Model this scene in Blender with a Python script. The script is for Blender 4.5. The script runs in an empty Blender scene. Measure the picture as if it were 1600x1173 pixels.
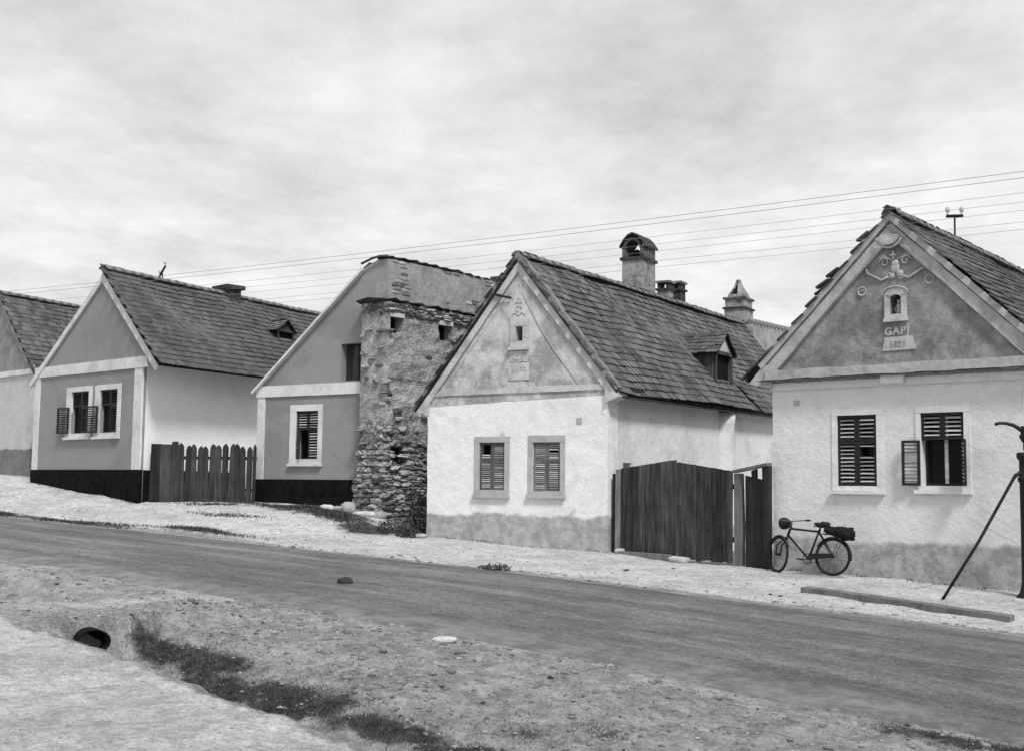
import bpy, bmesh, math, random
import numpy as np
from mathutils import Vector, Matrix, noise, Euler
from mathutils.geometry import tessellate_polygon
random.seed(7)
D = bpy.data
SC = bpy.context.scene
COL = SC.collection
# ------------------------------------------------------------------ camera, sky, sun, exposure
CAM_Z = 1.6
cam = D.cameras.new('camera'); cam.lens = 42.75; cam.sensor_width = 36; cam.clip_end = 3000; cam.clip_start = .05
camo = D.objects.new('camera', cam); COL.objects.link(camo)
camo.matrix_world = Matrix.Translation((0, 0, CAM_Z)) @ Matrix.Rotation(math.radians(95.25), 4, 'X') @ Matrix.Rotation(.0115, 4, 'Z')
SC.camera = camo
SUN_EL, SUN_AZ = 52, 158          # degrees; azimuth clockwise from +Y
w = D.worlds.new('World'); SC.world = w; w.use_nodes = True
nt = w.node_tree; nt.nodes.clear()
def N(t, k, **kw):
    n = t.nodes.new(k)
    for a, b in kw.items(): setattr(n, a, b)
    return n
out = N(nt, 'ShaderNodeOutputWorld'); bg = N(nt, 'ShaderNodeBackground'); bg.inputs[1].default_value = .1
sky = N(nt, 'ShaderNodeTexSky', sky_type='NISHITA', sun_disc=False, sun_elevation=math.radians(SUN_EL), sun_rotation=math.radians(SUN_AZ))
bw = N(nt, 'ShaderNodeRGBToBW'); nt.links.new(sky.outputs[0], bw.inputs[0])
tc = N(nt, 'ShaderNodeTexCoord'); sep = N(nt, 'ShaderNodeSeparateXYZ'); nt.links.new(tc.outputs['Generated'], sep.inputs[0])
ad = N(nt, 'ShaderNodeMath', operation='ADD'); nt.links.new(sep.outputs[2], ad.inputs[0]); ad.inputs[1].default_value = .10
mx = N(nt, 'ShaderNodeMath', operation='MAXIMUM'); nt.links.new(ad.outputs[0], mx.inputs[0]); mx.inputs[1].default_value = .06
comb = N(nt, 'ShaderNodeCombineXYZ')
for i in (0, 1):
    dv = N(nt, 'ShaderNodeMath', operation='DIVIDE'); nt.links.new(sep.outputs[i], dv.inputs[0]); nt.links.new(mx.outputs[0], dv.inputs[1]); nt.links.new(dv.outputs[0], comb.inputs[i])
mp = N(nt, 'ShaderNodeMapping'); mp.inputs['Scale'].default_value = (1.9, 1.5, 1); mp.inputs['Location'].default_value = (3.1, .4, 0); mp.inputs['Rotation'].default_value = (0, 0, .3)
nt.links.new(comb.outputs[0], mp.inputs[0])
n1 = N(nt, 'ShaderNodeTexNoise'); n1.inputs['Scale'].default_value = .9; n1.inputs['Detail'].default_value = 11; n1.inputs['Roughness'].default_value = .66
nt.links.new(mp.outputs[0], n1.inputs[0])
cr = N(nt, 'ShaderNodeValToRGB'); cr.color_ramp.elements[0].position = .3; cr.color_ramp.elements[0].color = (4.7,) * 3 + (1,)
cr.color_ramp.elements[1].position = .68; cr.color_ramp.elements[1].color = (7.7,) * 3 + (1,)
nt.links.new(n1.outputs[0], cr.inputs[0])
# horizon brighter than the upper sky
hr = N(nt, 'ShaderNodeMapRange'); hr.inputs[1].default_value = .0; hr.inputs[2].default_value = .38; hr.inputs[3].default_value = 1.16; hr.inputs[4].default_value = .93
nt.links.new(sep.outputs[2], hr.inputs[0])
ml = N(nt, 'ShaderNodeMath', operation='MULTIPLY'); nt.links.new(cr.outputs[0], ml.inputs[0]); nt.links.new(hr.outputs[0], ml.inputs[1])
mm = N(nt, 'ShaderNodeMix', data_type='FLOAT'); mm.inputs[0].default_value = .92
nt.links.new(bw.outputs[0], mm.inputs[2]); nt.links.new(ml.outputs[0], mm.inputs[3])
nt.links.new(mm.outputs[0], bg.inputs[0]); nt.links.new(bg.outputs[0], out.inputs[0])
sun = D.lights.new('sun', 'SUN'); sun.energy = 2.6; sun.angle = math.radians(11); sun.color = (1, .99, .97)
suno = D.objects.new('sun', sun); COL.objects.link(suno)
az, el = math.radians(SUN_AZ), math.radians(SUN_EL)
sd = Vector((math.sin(az) * math.cos(el), math.cos(az) * math.cos(el), math.sin(el)))
suno.rotation_euler = sd.to_track_quat('Z', 'Y').to_euler(); suno.location = (0, 0, 30)
SC.view_settings.view_transform = 'Standard'; SC.view_settings.look = 'None'; SC.view_settings.gamma = 1; SC.view_settings.exposure = 0.4
SC.view_settings.use_curve_mapping = False
try: SC.cycles.pixel_filter_width = 1.9
except Exception: pass

# ------------------------------------------------------------------ helpers
def link(o, parent=None, **props):
    COL.objects.link(o)
    if parent is not None: o.parent = parent
    for k, v in props.items(): o[k] = v
    return o
def root(name, loc, rz, label, category, group=None, kind=None):
    o = D.objects.new(name, None); o.location = loc; o.rotation_euler = (0, 0, rz); o.empty_display_size = .2
    o['label'] = label; o['category'] = category
    if group: o['group'] = group
    if kind: o['kind'] = kind
    COL.objects.link(o); return o
class MB:
    def __init__(s): s.v = []; s.f = []
    def add(s, vs, fs):
        b = len(s.v); s.v += [tuple(p) for p in vs]; s.f += [tuple(i + b for i in f) for f in fs]; return s
    def box(s, x0, x1, y0, y1, z0, z1, M=None):
        vs = [Vector(p) for p in ((x0,y0,z0),(x1,y0,z0),(x1,y1,z0),(x0,y1,z0),(x0,y0,z1),(x1,y0,z1),(x1,y1,z1),(x0,y1,z1))]
        if M: vs = [M @ p for p in vs]
        return s.add(vs, [(0,3,2,1),(4,5,6,7),(0,1,5,4),(1,2,6,5),(2,3,7,6),(3,0,4,7)])
    def prism(s, pts, off):     # pts planar loop of Vectors, extruded by off
        n = len(pts); off = Vector(off); a = [Vector(p) for p in pts]
        return s.add(a + [p + off for p in a], [tuple(range(n))[::-1], tuple(range(n, 2 * n))] + [(i, (i + 1) % n, n + (i + 1) % n, n + i) for i in range(n)])
    def tube(s, pts, r, seg=8, cap=True, closed=False):
        pts = [Vector(p) for p in pts]; n = len(pts); rs = r if isinstance(r, (list, tuple)) else [r] * n
        vs = []; up = Vector((0, 0, 1))
        for i, p in enumerate(pts):
            if closed: t = pts[(i + 1) % n] - pts[i - 1]
            else: t = pts[min(i + 1, n - 1)] - pts[max(i - 1, 0)]
            t.normalize(); u = up if abs(t.dot(up)) < .9 else Vector((0, 1, 0))
            a = t.cross(u).normalized(); b = t.cross(a)
            for k in range(seg):
                q = 2 * math.pi * k / seg; vs.append(p + (a * math.cos(q) + b * math.sin(q)) * rs[i])
        fs = []
        for i in range(n if closed else n - 1):
            j = (i + 1) % n
            for k in range(seg):
                m = (k + 1) % seg; fs.append((i * seg + k, i * seg + m, j * seg + m, j * seg + k))
        if cap and not closed: fs += [tuple(range(seg))[::-1], tuple((n - 1) * seg + k for k in range(seg))]
        return s.add(vs, fs)
    def lathe(s, c, prof, seg=16):      # prof [(r,z)]
        vs = []; c = Vector(c)
        for r, z in prof:
            for k in range(seg):
                q = 2 * math.pi * k / seg; vs.append(c + Vector((r * math.cos(q), r * math.sin(q), z)))
        n = len(prof); fs = [(i * seg + k, i * seg + (k + 1) % seg, (i + 1) * seg + (k + 1) % seg, (i + 1) * seg + k) for i in range(n - 1) for k in range(seg)]
        fs += [tuple(range(seg))[::-1], tuple((n - 1) * seg + k for k in range(seg))]
        return s.add(vs, fs)
    def grid(s, P, nx, ny, flip=False):
        b = len(s.v); s.v += [tuple(P(i / nx, j / ny)) for j in range(ny + 1) for i in range(nx + 1)]
        for j in range(ny):
            for i in range(nx):
                q = b + j * (nx + 1) + i; f = (q, q + 1, q + nx + 2, q + nx + 1); s.f.append(f[::-1] if flip else f)
        return s
    def mesh(s, name, mat, smooth=False):
        me = D.meshes.new(name); me.from_pydata(s.v, [], s.f); me.materials.append(mat); me.validate()
        if smooth: me.polygons.foreach_set('use_smooth', [True] * len(me.polygons))
        me.update(); return me
    def build(s, name, mat, parent=None, smooth=False, **props):
        return link(D.objects.new(name, s.mesh(name, mat, smooth)), parent, **props)
def inst(name, me, parent, M, **props):
    o = D.objects.new(name, me); o.matrix_basis = M; return link(o, parent, **props)
def fbm(p, sc=1., oct=4): return noise.fractal(Vector(p) * sc, .9, 2.0, oct)
def jit(x, z, k=0., a=.012, sc=2.3): return a * noise.noise(Vector((x * sc, z * sc, k)))
def fixn(me):
    bm = bmesh.new(); bm.from_mesh(me); bmesh.ops.recalc_face_normals(bm, faces=bm.faces); bm.to_mesh(me); bm.free()

# ------------------------------------------------------------------ materials
def g4(v): return (v, v, v, 1)
class Mat:
    def __init__(s, name, rough=.9):
        s.m = D.materials.new(name); s.m.use_nodes = True; s.t = s.m.node_tree; s.b = s.t.nodes['Principled BSDF']
        s.b.inputs['Roughness'].default_value = rough; s.b.inputs['Specular IOR Level'].default_value = .25
        s.tc = N(s.t, 'ShaderNodeTexCoord'); s.co = s.tc.outputs['Object']
    def l(s, a, b): s.t.links.new(a, b)
    def map(s, scale=(1, 1, 1), rot=(0, 0, 0), loc=(0, 0, 0)):
        n = N(s.t, 'ShaderNodeMapping'); n.inputs['Scale'].default_value = scale; n.inputs['Rotation'].default_value = rot; n.inputs['Location'].default_value = loc
        s.l(s.co, n.inputs[0]); return n.outputs[0]
    def noise(s, sc, det=6, ro=.6, co=None, dist=0.):
        n = N(s.t, 'ShaderNodeTexNoise'); n.inputs['Scale'].default_value = sc; n.inputs['Detail'].default_value = det; n.inputs['Roughness'].default_value = ro
        n.inputs['Distortion'].default_value = dist; s.l(co if co is not None else s.co, n.inputs[0]); return n.outputs[0]
    def vor(s, sc, feat='F1', co=None, rnd=1.):
        n = N(s.t, 'ShaderNodeTexVoronoi', feature=feat); n.inputs['Scale'].default_value = sc; n.inputs['Randomness'].default_value = rnd
        s.l(co if co is not None else s.co, n.inputs[0]); return n
    def rng(s, x, a, b, c=0., d=1., smooth=True):
        n = N(s.t, 'ShaderNodeMapRange', interpolation_type='SMOOTHSTEP' if smooth else 'LINEAR')
        for i, v in enumerate((a, b, c, d)): n.inputs[i + 1].default_value = v
        s.l(x, n.inputs[0]); return n.outputs[0]
    def mix(s, f, a, b):
        n = N(s.t, 'ShaderNodeMix', data_type='RGBA')
        for i, x in ((0, f), (6, a), (7, b)):
            if isinstance(x, (int, float)): n.inputs[i].default_value = x if i == 0 else g4(x)
            else: s.l(x, n.inputs[i])
        return n.outputs[2]
    def math(s, op, a, b=0.):
        n = N(s.t, 'ShaderNodeMath', operation=op)
        for i, x in ((0, a), (1, b)):
            if isinstance(x, (int, float)): n.inputs[i].default_value = x
            else: s.l(x, n.inputs[i])
        return n.outputs[0]
    def mul(s, a, b): return s.mixm(a, b)
    def mixm(s, a, b):
        n = N(s.t, 'ShaderNodeMix', data_type='RGBA', blend_type='MULTIPLY'); n.inputs[0].default_value = 1
        for i, x in ((6, a), (7, b)):
            if isinstance(x, (int, float)): n.inputs[i].default_value = g4(x)
            else: s.l(x, n.inputs[i])
        return n.outputs[2]
    def bump(s, h, dist=.01, st=1., prev=None):
        n = N(s.t, 'ShaderNodeBump'); n.inputs['Distance'].default_value = dist; n.inputs['Strength'].default_value = st
        s.l(h, n.inputs['Height'])
        if prev is not None: s.l(prev, n.inputs['Normal'])
        return n.outputs[0]
    def done(s, col, nrm=None):
        if isinstance(col, (int, float)): s.b.inputs['Base Color'].default_value = g4(col)
        else: s.l(col, s.b.inputs['Base Color'])
        if nrm is not None: s.l(nrm, s.b.inputs['Normal'])
        return s.m
    def axis(s, i):
        n = N(s.t, 'ShaderNodeSeparateXYZ'); s.l(s.co, n.inputs[0]); return n.outputs[i]

def plaster(name, hi, lo, psc=.9, th=(.45, .62), dado=None, speck=.12, bump=.012, stain=None, seed=0., streak=.0, upgrime=None):
    m = Mat(name, .93); co = m.map(loc=(seed, seed * .7, seed * .3))
    n1 = m.noise(psc, 9, .7, co, .4); c = m.mix(m.rng(n1, th[0], th[1]), hi, lo)
    n2 = m.noise(psc * 4.5, 6, .7, co); c = m.mixm(c, m.mix(m.rng(n2, .3, .75), 1.0, 1 - speck))
    n3 = m.noise(45, 4, .7, co); c = m.mixm(c, m.mix(m.rng(n3, .35, .8), 1.0, 1 - speck * .8))
    if streak:
        n4 = m.noise(2.2, 5, .6, m.map((3.2, 3.2, .35), loc=(seed, 0, 0))); c = m.mixm(c, m.mix(m.rng(n4, .5, .75), 1.0, 1 - streak))
    if stain:
        n5 = m.noise(stain[0], 5, .55, m.map(loc=(seed + 5, 2, 1)), .8); c = m.mix(m.rng(n5, stain[1], stain[1] + .07), c, stain[2])
    if dado:
        z = m.axis(2); nz = m.noise(1.7, 6, .65, m.map(loc=(seed, 9, 2)))
        zz = m.math('ADD', z, m.math('MULTIPLY', m.math('SUBTRACT', nz, .5), dado[3]))
        dc = m.mix(m.rng(m.noise(3.1, 9, .74, m.map(loc=(2, seed, 7))), .36, .64), dado[1], dado[2])
        dc = m.mixm(dc, m.mix(m.rng(n2, .3, .8), 1., .8))
        c = m.mix(m.rng(zz, dado[0] - dado[4], dado[0] + dado[4]), dc, c)
    # hairline cracks in the render
    v = m.vor(1.1, 'DISTANCE_TO_EDGE', m.map(loc=(seed, 1, 4))).outputs['Distance']
    nn = m.noise(1.3, 2, .5, m.map(loc=(seed, 4, 4)))
    crack = m.math('MULTIPLY', m.rng(v, .0, .012, 1, 0), m.rng(nn, .55, .66))
    c = m.mix(m.math('MULTIPLY', crack, .45), c, lo * .5)
    h = m.math('ADD', m.math('MULTIPLY', m.noise(3.5, 8, .7, co), 2.2), m.math('MULTIPLY', n3, .35))
    return m.done(c, m.bump(h, bump, .9))
def wood(name, hi, lo, sc=1., axis='z', rough=.85):
    m = Mat(name, rough); s3 = {'z': (9, 9, .7), 'x': (.7, 9, 9), 'y': (9, .7, 9)}[axis]
    oi = N(m.t, 'ShaderNodeObjectInfo'); v = N(m.t, 'ShaderNodeVectorMath', operation='ADD'); m.l(m.map(tuple(q * sc for q in s3)), v.inputs[0])
    cb = N(m.t, 'ShaderNodeCombineXYZ'); r10 = m.math('MULTIPLY', oi.outputs['Random'], 37.); [m.l(r10, cb.inputs[i]) for i in range(3)]; m.l(cb.outputs[0], v.inputs[1])
    n = m.noise(1.6, 7, .7, v.outputs[0]); c = m.mix(m.rng(n, .3, .72), hi, lo)
    c = m.mixm(c, m.mix(oi.outputs['Random'], 1.5, .55)); c = m.mixm(c, m.mix(m.rng(m.noise(2.2, 4), .35, .7), 1.1, .75))
    return m.done(c, m.bump(n, .006))
def tilemat(name, lo, hi):
    m = Mat(name, .9); gi = N(m.t, 'ShaderNodeNewGeometry'); oi = N(m.t, 'ShaderNodeObjectInfo')
    r = m.math('FRACT', m.math('ADD', gi.outputs['Random Per Island'], oi.outputs['Random']))
    c = m.mix(r, lo, hi)
    # lichen and soot follow the place on the roof: world position, not the tile
    p = N(m.t, 'ShaderNodeNewGeometry').outputs['Position']
    n = m.noise(.9, 6, .65, p); c = m.mixm(c, m.mix(m.rng(n, .35, .7), 1.25, .7))
    n2 = m.noise(14, 5, .7, p); c = m.mixm(c, m.mix(m.rng(n2, .3, .75), 1.15, .75))
    n3 = m.noise(5, 3, .6, p); c = m.mix(m.rng(n3, .66, .74, 0, .6), c, hi * 1.9)
    return m.done(c, m.bump(n2, .006))
def stonemat(name, lo, hi):
    m = Mat(name, .95); oi = N(m.t, 'ShaderNodeObjectInfo'); gi = N(m.t, 'ShaderNodeNewGeometry')
    r = m.math('FRACT', m.math('ADD', oi.outputs['Random'], gi.outputs['Random Per Island'])); c = m.mix(r, lo, hi)
    p = gi.outputs['Position']; n = m.noise(7, 7, .7, p); c = m.mixm(c, m.mix(m.rng(n, .3, .7), 1.15, .7))
    n2 = m.noise(38, 5, .7, p); c = m.mixm(c, m.mix(m.rng(n2, .35, .75), 1.05, .72))
    return m.done(c, m.bump(m.math('ADD', n, m.math('MULTIPLY', n2, .5)), .02))
def flat(name, v, rough=.7, metal=0., nz=.15, sc=12, bump=.004):
    m = Mat(name, rough); m.b.inputs['Specular IOR Level'].default_value = .08 if rough > .9 else .25; m.b.inputs['Metallic'].default_value = metal
    n = m.noise(sc, 6, .65); return m.done(m.mix(m.rng(n, .3, .7), v * (1 + nz), v * (1 - nz)), m.bump(n, bump))
M_trim = plaster('white_trim', .66, .52, 1.2, speck=.08, bump=.006)
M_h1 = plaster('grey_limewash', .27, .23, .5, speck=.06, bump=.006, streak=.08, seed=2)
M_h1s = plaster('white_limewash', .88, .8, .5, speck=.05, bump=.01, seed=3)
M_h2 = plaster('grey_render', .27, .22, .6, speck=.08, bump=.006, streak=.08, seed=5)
M_plinth = flat('black_tar_plinth', .007, 1., nz=.5, sc=4, bump=.01)
M_h3 = plaster('white_weathered_plaster', .78, .64, .8, (.5, .72), dado=(.98, .47, .3, .4, .045), speck=.12, seed=1, stain=(1.1, .66, .45), bump=.016)
M_h3s = plaster('side_wall_plaster', .74, .56, .6, (.42, .7), speck=.12, seed=8, dado=(.7, .42, .3, .5, .1), bump=.02)
M_h3g = plaster('gable_plaster_peeling', .6, .36, 1.3, (.43, .6), speck=.28, seed=4.3, bump=.016)
M_h3r = plaster('rake_plaster', .56, .4, 1.5, speck=.2, seed=6)
M_h4 = plaster('pale_weathered_plaster', .72, .58, .8, (.5, .75), dado=(.72, .47, .27, .34, .06), speck=.12, seed=11, stain=(.9, .68, .42), bump=.018)
M_h4g = plaster('mossy_gable_plaster', .38, .2, 1.6, (.36, .66), speck=.35, seed=13, bump=.025)
M_h4r = plaster('weathered_cornice_plaster', .5, .32, 1.4, (.42, .7), speck=.25, seed=14, bump=.014)
M_h0 = plaster('old_plaster', .52, .42, .8, dado=(2.64, .22, .16, .2, .03), speck=.12, seed=15)
M_h0g = plaster('old_gable_plaster', .3, .22, 1.2, speck=.2, seed=16)
M_frame3 = plaster('grey_window_surround', .42, .35, 2, speck=.1, bump=.005)
M_ruinp = plaster('bare_rubble_plaster', .36, .17, 1.2, (.38, .68), speck=.4, seed=17, bump=.03)
M_h2side = plaster('firewall_plaster', .4, .24, .9, (.42, .7), speck=.3, seed=19, bump=.03, stain=(3.2, .64, .16))
M_chim = plaster('chimney_plaster', .36, .13, 3.2, (.42, .66), speck=.3, seed=20, bump=.02)
M_dark = flat('void_shade_black', .01, .95)  # near-black colour standing in for the shade inside holes and openings
M_soot = flat('sooty_brick', .05, .95, nz=.5)
M_sootl = plaster('sooty_plaster', .15, .05, 4, speck=.4, bump=.02, seed=31)
M_tile = tilemat('clay_tile', .055, .13)
M_tile1 = tilemat('clay_tile_regular', .06, .1)
M_ridge = plaster('ridge_mortar', .26, .14, 3, speck=.3, bump=.02)
M_deck = flat('roof_deck', .02, .95)
M_board = wood('weathered_board', .075, .01)
M_picket = wood('weathered_picket', .05, .014)
M_post = wood('pale_post', .26, .13)
M_dkwood = wood('dark_wood', .022, .008)
M_eave = wood('eave_board', .06, .025, axis='y')
M_sh3f = wood('shutter_frame_worn', .12, .06)
M_sh3s = wood('shutter_slat_worn', .42, .24, axis='x')
M_sh4f = flat('shutter_frame_dark', .016, .6, nz=.3)
M_sh4s = wood('shutter_slat_pale', .42, .24, axis='x')
M_sh1 = flat('shutter_paint_black', .012, .5, nz=.3)
M_sh1s = flat('shutter_slat_dark', .03, .5, nz=.4)
M_iron = flat('black_iron', .012, .5, nz=.3)
M_steel = flat('dull_steel', .16, .4, .7)
M_rub = flat('black_rubber', .014, .75)
M_canvas = flat('dark_canvas', .018, .95, sc=30)
M_stone = stonemat('rubble_stone', .1, .46)
M_stoneL = stonemat('pale_field_stone', .35, .6)
M_stoneM = stonemat('grit_stone', .16, .42)
M_stoneD = stonemat('dark_field_stone', .03, .06)
M_wire = flat('wire', .22, .5)
M_porc = flat('porcelain', .45, .3)
M_leaf = Mat('weed_leaf', .7); _g = N(M_leaf.t, 'ShaderNodeNewGeometry'); M_leaf = M_leaf.done(M_leaf.mix(_g.outputs['Random Per Island'], .02, .09))
M_dry = Mat('dry_grass', .8); _g = N(M_dry.t, 'ShaderNodeNewGeometry'); M_dry = M_dry.done(M_dry.mix(_g.outputs['Random Per Island'], .07, .3))
gm = Mat('window_glass', .12); gm.b.inputs['Specular IOR Level'].default_value = .08; M_glass = gm.done(.006)

# ------------------------------------------------------------------ terrain in street coordinates: u along the street (to the right and nearer), v across it (away)
A_ST = math.atan2(-.59, .807)
def uv2w(u, v): c, s = math.cos(A_ST), math.sin(A_ST); return Vector((c * u - s * v, s * u + c * v, 0))
def w2uv(x, y): c, s = math.cos(A_ST), math.sin(A_ST); return c * x + s * y, -s * x + c * y
ip = np.interp
def z_far(u): return ip(u, [-400, -60, -28.2, -12.4, -4, 30, 400], [2.6, 1.95, .755, .163, -.258, -1.4, -4])
def z_near(u): return ip(u, [-400, -60, -28, -18.8, -8.26, -2.68, 3, 30, 400], [2.6, 1.9, .74, .345, -.183, -.596, -.95, -1.7, -4])
def z_house(u): return ip(u, [-400, -60, -34.8, -33.3, -30, -27.2, -25, -21.6, -20.4, -19.3, -18.1, -13.6, -9.6, -7, -5, 30, 400], [3.2, 2.6, 1.76, 1.6, 1.38, 1.15, 1.11, 1.06, .88, .62, .45, .23, .12, .1, 0., -1.2, -3.5])
def z_bank(u): return ip(u, [-400, -60, -16, -10, -5, 0, 30, 400], [2.2, 1.6, .22, .1, 0, -.05, -.8, -3])
def v_edge(u): return ip(u, [-13, -11.3, -9.6, -6.5, -4.9, 0, 10], [7.7, 7.1, 6.86, 5.87, 5.5, 4.8, 3.5])
V_NEAR, V_FAR = 11.3, 16.95
def H(u, v, rough=True, road=False):
    zn, zf, zh, zb = z_near(u), z_far(u), z_house(u), z_bank(u)
    ve = v_edge(u)
    if v >= 21.3: z = zh
    elif v >= V_FAR:
        t = (v - V_FAR) / (21.3 - V_FAR); z = zf + (zh - zf) * (t * .75 + .25 * t * t * (3 - 2 * t))
    elif v >= V_NEAR: t = (v - V_NEAR) / (V_FAR - V_NEAR); z = zn + (zf - zn) * t + .05 * math.sin(math.pi * t)
    elif v >= ve:
        L = V_NEAR - ve; t = (v - ve) / L
        straight = zb + (zn - zb) * t
        zd = ip(u, [-14, -12.2, -11.5, -9, -6, 0, 10], [.12, -.25, -.38, -.62, -.88, -1.15, -1.6])
        fl = ve + ip(u, [-11, -6], [.95, 1.1])
        if v < fl: s = (v - ve) / (fl - ve); s = s * s * (3 - 2 * s); dz = zb + (zd - zb) * s
        elif v < fl + .45: dz = zd
        else:
            s = (v - fl - .45) / (V_NEAR - fl - .45); dz = zd + (zn - zd) * (1 - (1 - s) ** 2.8)
        k = ip(u, [-11.72, -11.5], [0, 1]); z = straight + (dz - straight) * k
        # shallow hollow left of the crossing
        k2 = ip(u, [-30, -24, -15.5, -13.2], [.4, 1, 1, 0]); z -= .42 * k2 * math.exp(-((v - 9.7) / .75) ** 2)
    else: z = zb
    if rough and not road:
        onroad = 1. if v < V_NEAR - .2 or v > V_FAR + .2 else .15
        p = Vector((u, v, 0))
        slope = 1.0 if (v < V_NEAR and v > ve - .2 and u > -12.5) else .0
        z += onroad * (.045 * noise.noise(p * .55) + .022 * noise.noise(p * 1.7 + Vector((5, 0, 0))) + (.011 + .02 * slope) * noise.noise(p * 5.3) + (.005 + .012 * slope) * noise.noise(p * 13))
        if slope: z += .12 * abs(noise.noise(Vector((u * 1.9 - v * .5, v * .5, 3)))) * ip(v, [ve, ve + 1, 10, V_NEAR], [0, 1, 1, 0])
        # berm along the road edge in front of the picket fence
        z += .09 * math.exp(-((u + 21.2) / 1.6) ** 2 - ((v - 17.35) / .35) ** 2)
        if -11 < u < 2: z += .0
    return float(z)
def ax(rngs):
    xs = []
    for a, b, st in rngs:
        n = max(1, round((b - a) / st)); xs += [a + (b - a) * i / n for i in range(n)]
    return xs + [rngs[-1][1]]
US = ax([(-400, -80, 40), (-80, -36, 2), (-36, -20, .16), (-20, -12, .1), (-12, 0, .055), (0, 6, .3), (6, 60, 4), (60, 400, 40)])
VS = ax([(-300, -20, 40), (-20, 0, 2), (0, 3, .25), (3, 8.5, .055), (8.5, 11.3, .07), (11.3, 17, .35), (17, 22.5, .1), (22.5, 26, .4), (26, 60, 4), (60, 400, 40)])
mb = MB(); zone = []
for v in VS:
    for u in US:
        mb.v.append((u, v, H(u, v)))
nu = len(US)
for j in range(len(VS) - 1):
    for i in range(nu - 1):
        q = j * nu + i; mb.f.append((q, q + 1, q + nu + 1, q + nu))
def ground_mat():
    m = Mat('dusty_ground', .97)
    c = m.mix(m.rng(m.noise(.9, 7, .65), .35, .68), .8, .58)
    n2 = m.noise(6, 8, .72); n3 = m.noise(30, 6, .75)
    at = N(m.t, 'ShaderNodeAttribute', attribute_name='ditch'); f = at.outputs['Fac']
    nn = m.noise(1.6, 8, .7, m.map((1, 1.6, 1)))
    fz = m.rng(m.math('ADD', f, m.math('MULTIPLY', m.math('SUBTRACT', nn, .5), .9)), .3, .65)
    sl = m.mix(m.rng(m.noise(2.2, 8, .75, m.map((1, 1.3, 1), loc=(4, 4, 0))), .36, .64), .5, .29)
    sl = m.mix(m.rng(m.noise(7, 6, .7), .6, .72, 0, .7), sl, .55)
    c = m.mix(fz, c, sl)
    at2 = N(m.t, 'ShaderNodeAttribute', attribute_name='soil_shade'); f2 = at2.outputs['Fac']
    fs = m.rng(m.math('ADD', f2, m.math('MULTIPLY', m.math('SUBTRACT', m.noise(3.2, 8, .75), .5), 1.1)), .45, .75)
    c = m.mix(fs, c, m.mix(m.rng(n2, .4, .65), .09, .035))
    n6 = m.noise(70, 3, .6); c = m.mixm(c, m.mix(m.rng(n6, .6, .66), 1., .6)); c = m.mixm(c, m.mix(m.rng(n2, .36, .66), 1.1, .78)); c = m.mixm(c, m.mix(m.rng(n3, .35, .7), 1.12, .66)); n4 = m.noise(13, 6, .8); c = m.mixm(c, m.mix(m.rng(n4, .4, .68), 1.05, .75))
    h = m.math('ADD', m.math('ADD', n2, m.math('MULTIPLY', n4, .6)), m.math('MULTIPLY', n3, .4))
    return m.done(c, m.bump(h, .085, 1.))
M_ground = ground_mat()
me = mb.mesh('ground', M_ground, True)
SOIL_SHADE = [(-7.3, 8.2, 1.0, .22, 1.), (-8.6, 8.3, .8, .22, 1.), (-6.2, 8.1, .9, .22, .9), (-9.7, 8.4, .8, .25, 1.), (-5.2, 8.3, .5, .3, .6), (-16, 10.6, 1.8, .3, .4), (-9.4, 9.6, .4, .08, .6), (-8.1, 9.9, .5, .07, .6), (-11.1, 8.85, .8, .3, 1.), (-10.3, 8.75, .6, .28, 1.), (-9.0, 8.5, .6, .26, 1.), (-8.3, 8.5, .5, .24, .8), (-7.3, 8.3, .6, .2, .6), (-6.2, 8.7, .4, .2, .6), (-5.6, 9.0, .3, .2, .6), (-6.9, 9.1, .35, .15, .5), (-5.7, 10.4, .7, .15, .55), (-4.6, 10.3, .5, .2, .5), (-3.2, 11.0, .9, .35, .8), (-2.6, 11.0, .8, .4, .9), (-21.5, 21.3, 2.2, .9, 1.0), (-19.4, 20.9, 1.0, .9, .9), (-24.5, 21.0, 1.6, .4, .7), (-22.5, 19.6, 1.8, .3, .6),  # dark soil patches; along the ditch they also paint its shaded band
        (-31, 17.25, 3.5, .3, 1.0), (-26, 17.3, 3.0, .3, .9), (-21.2, 17.5, 1.6, .4, .9), (-14.8, 9.9, 1.4, .8, .35), (-17, 10.0, 2, .8, .35), (-2.0, 10.6, 2.2, .5, .7), (-.6, 9.9, 1.6, .6, .7), (-19.5, 19.2, 1.2, .25, .55),(-4.5, 20.9, .8, .3, .5), (-6.2, 21.2, 1.4, .12, .5)]
dit = []; soil_shade = []
for (u, v, z) in mb.v:
    ve = v_edge(u); d = 0.
    if v < V_NEAR + .4:
        d = ip(v, [ve - .1, ve + .15, V_NEAR - .2, V_NEAR + .4], [0, 1, .8, .9]) * ip(u, [-60, -14.5, -13, -11.6], [.75, .75, .45, 1])
    elif v < V_FAR + .15: d = .9
    elif v < 17.5: d = ip(v, [V_FAR + .1, V_FAR + .45], [.8, 0])
    dit.append(float(d)); s_ = 0.
    for (a, b, ra, rb, k) in SOIL_SHADE:
        q = ((u - a) / ra) ** 2 + ((v - b) / rb) ** 2
        if q < 6: s_ = max(s_, k * math.exp(-q * .8))
    soil_shade.append(s_)
for nm, arr in (('ditch', dit), ('soil_shade', soil_shade)):
    a_ = me.attributes.new(nm, 'FLOAT', 'POINT'); a_.data.foreach_set('value', arr)
gnd = D.objects.new('ground', me); gnd.rotation_euler = (0, 0, A_ST); link(gnd, None, kind='structure')
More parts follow.
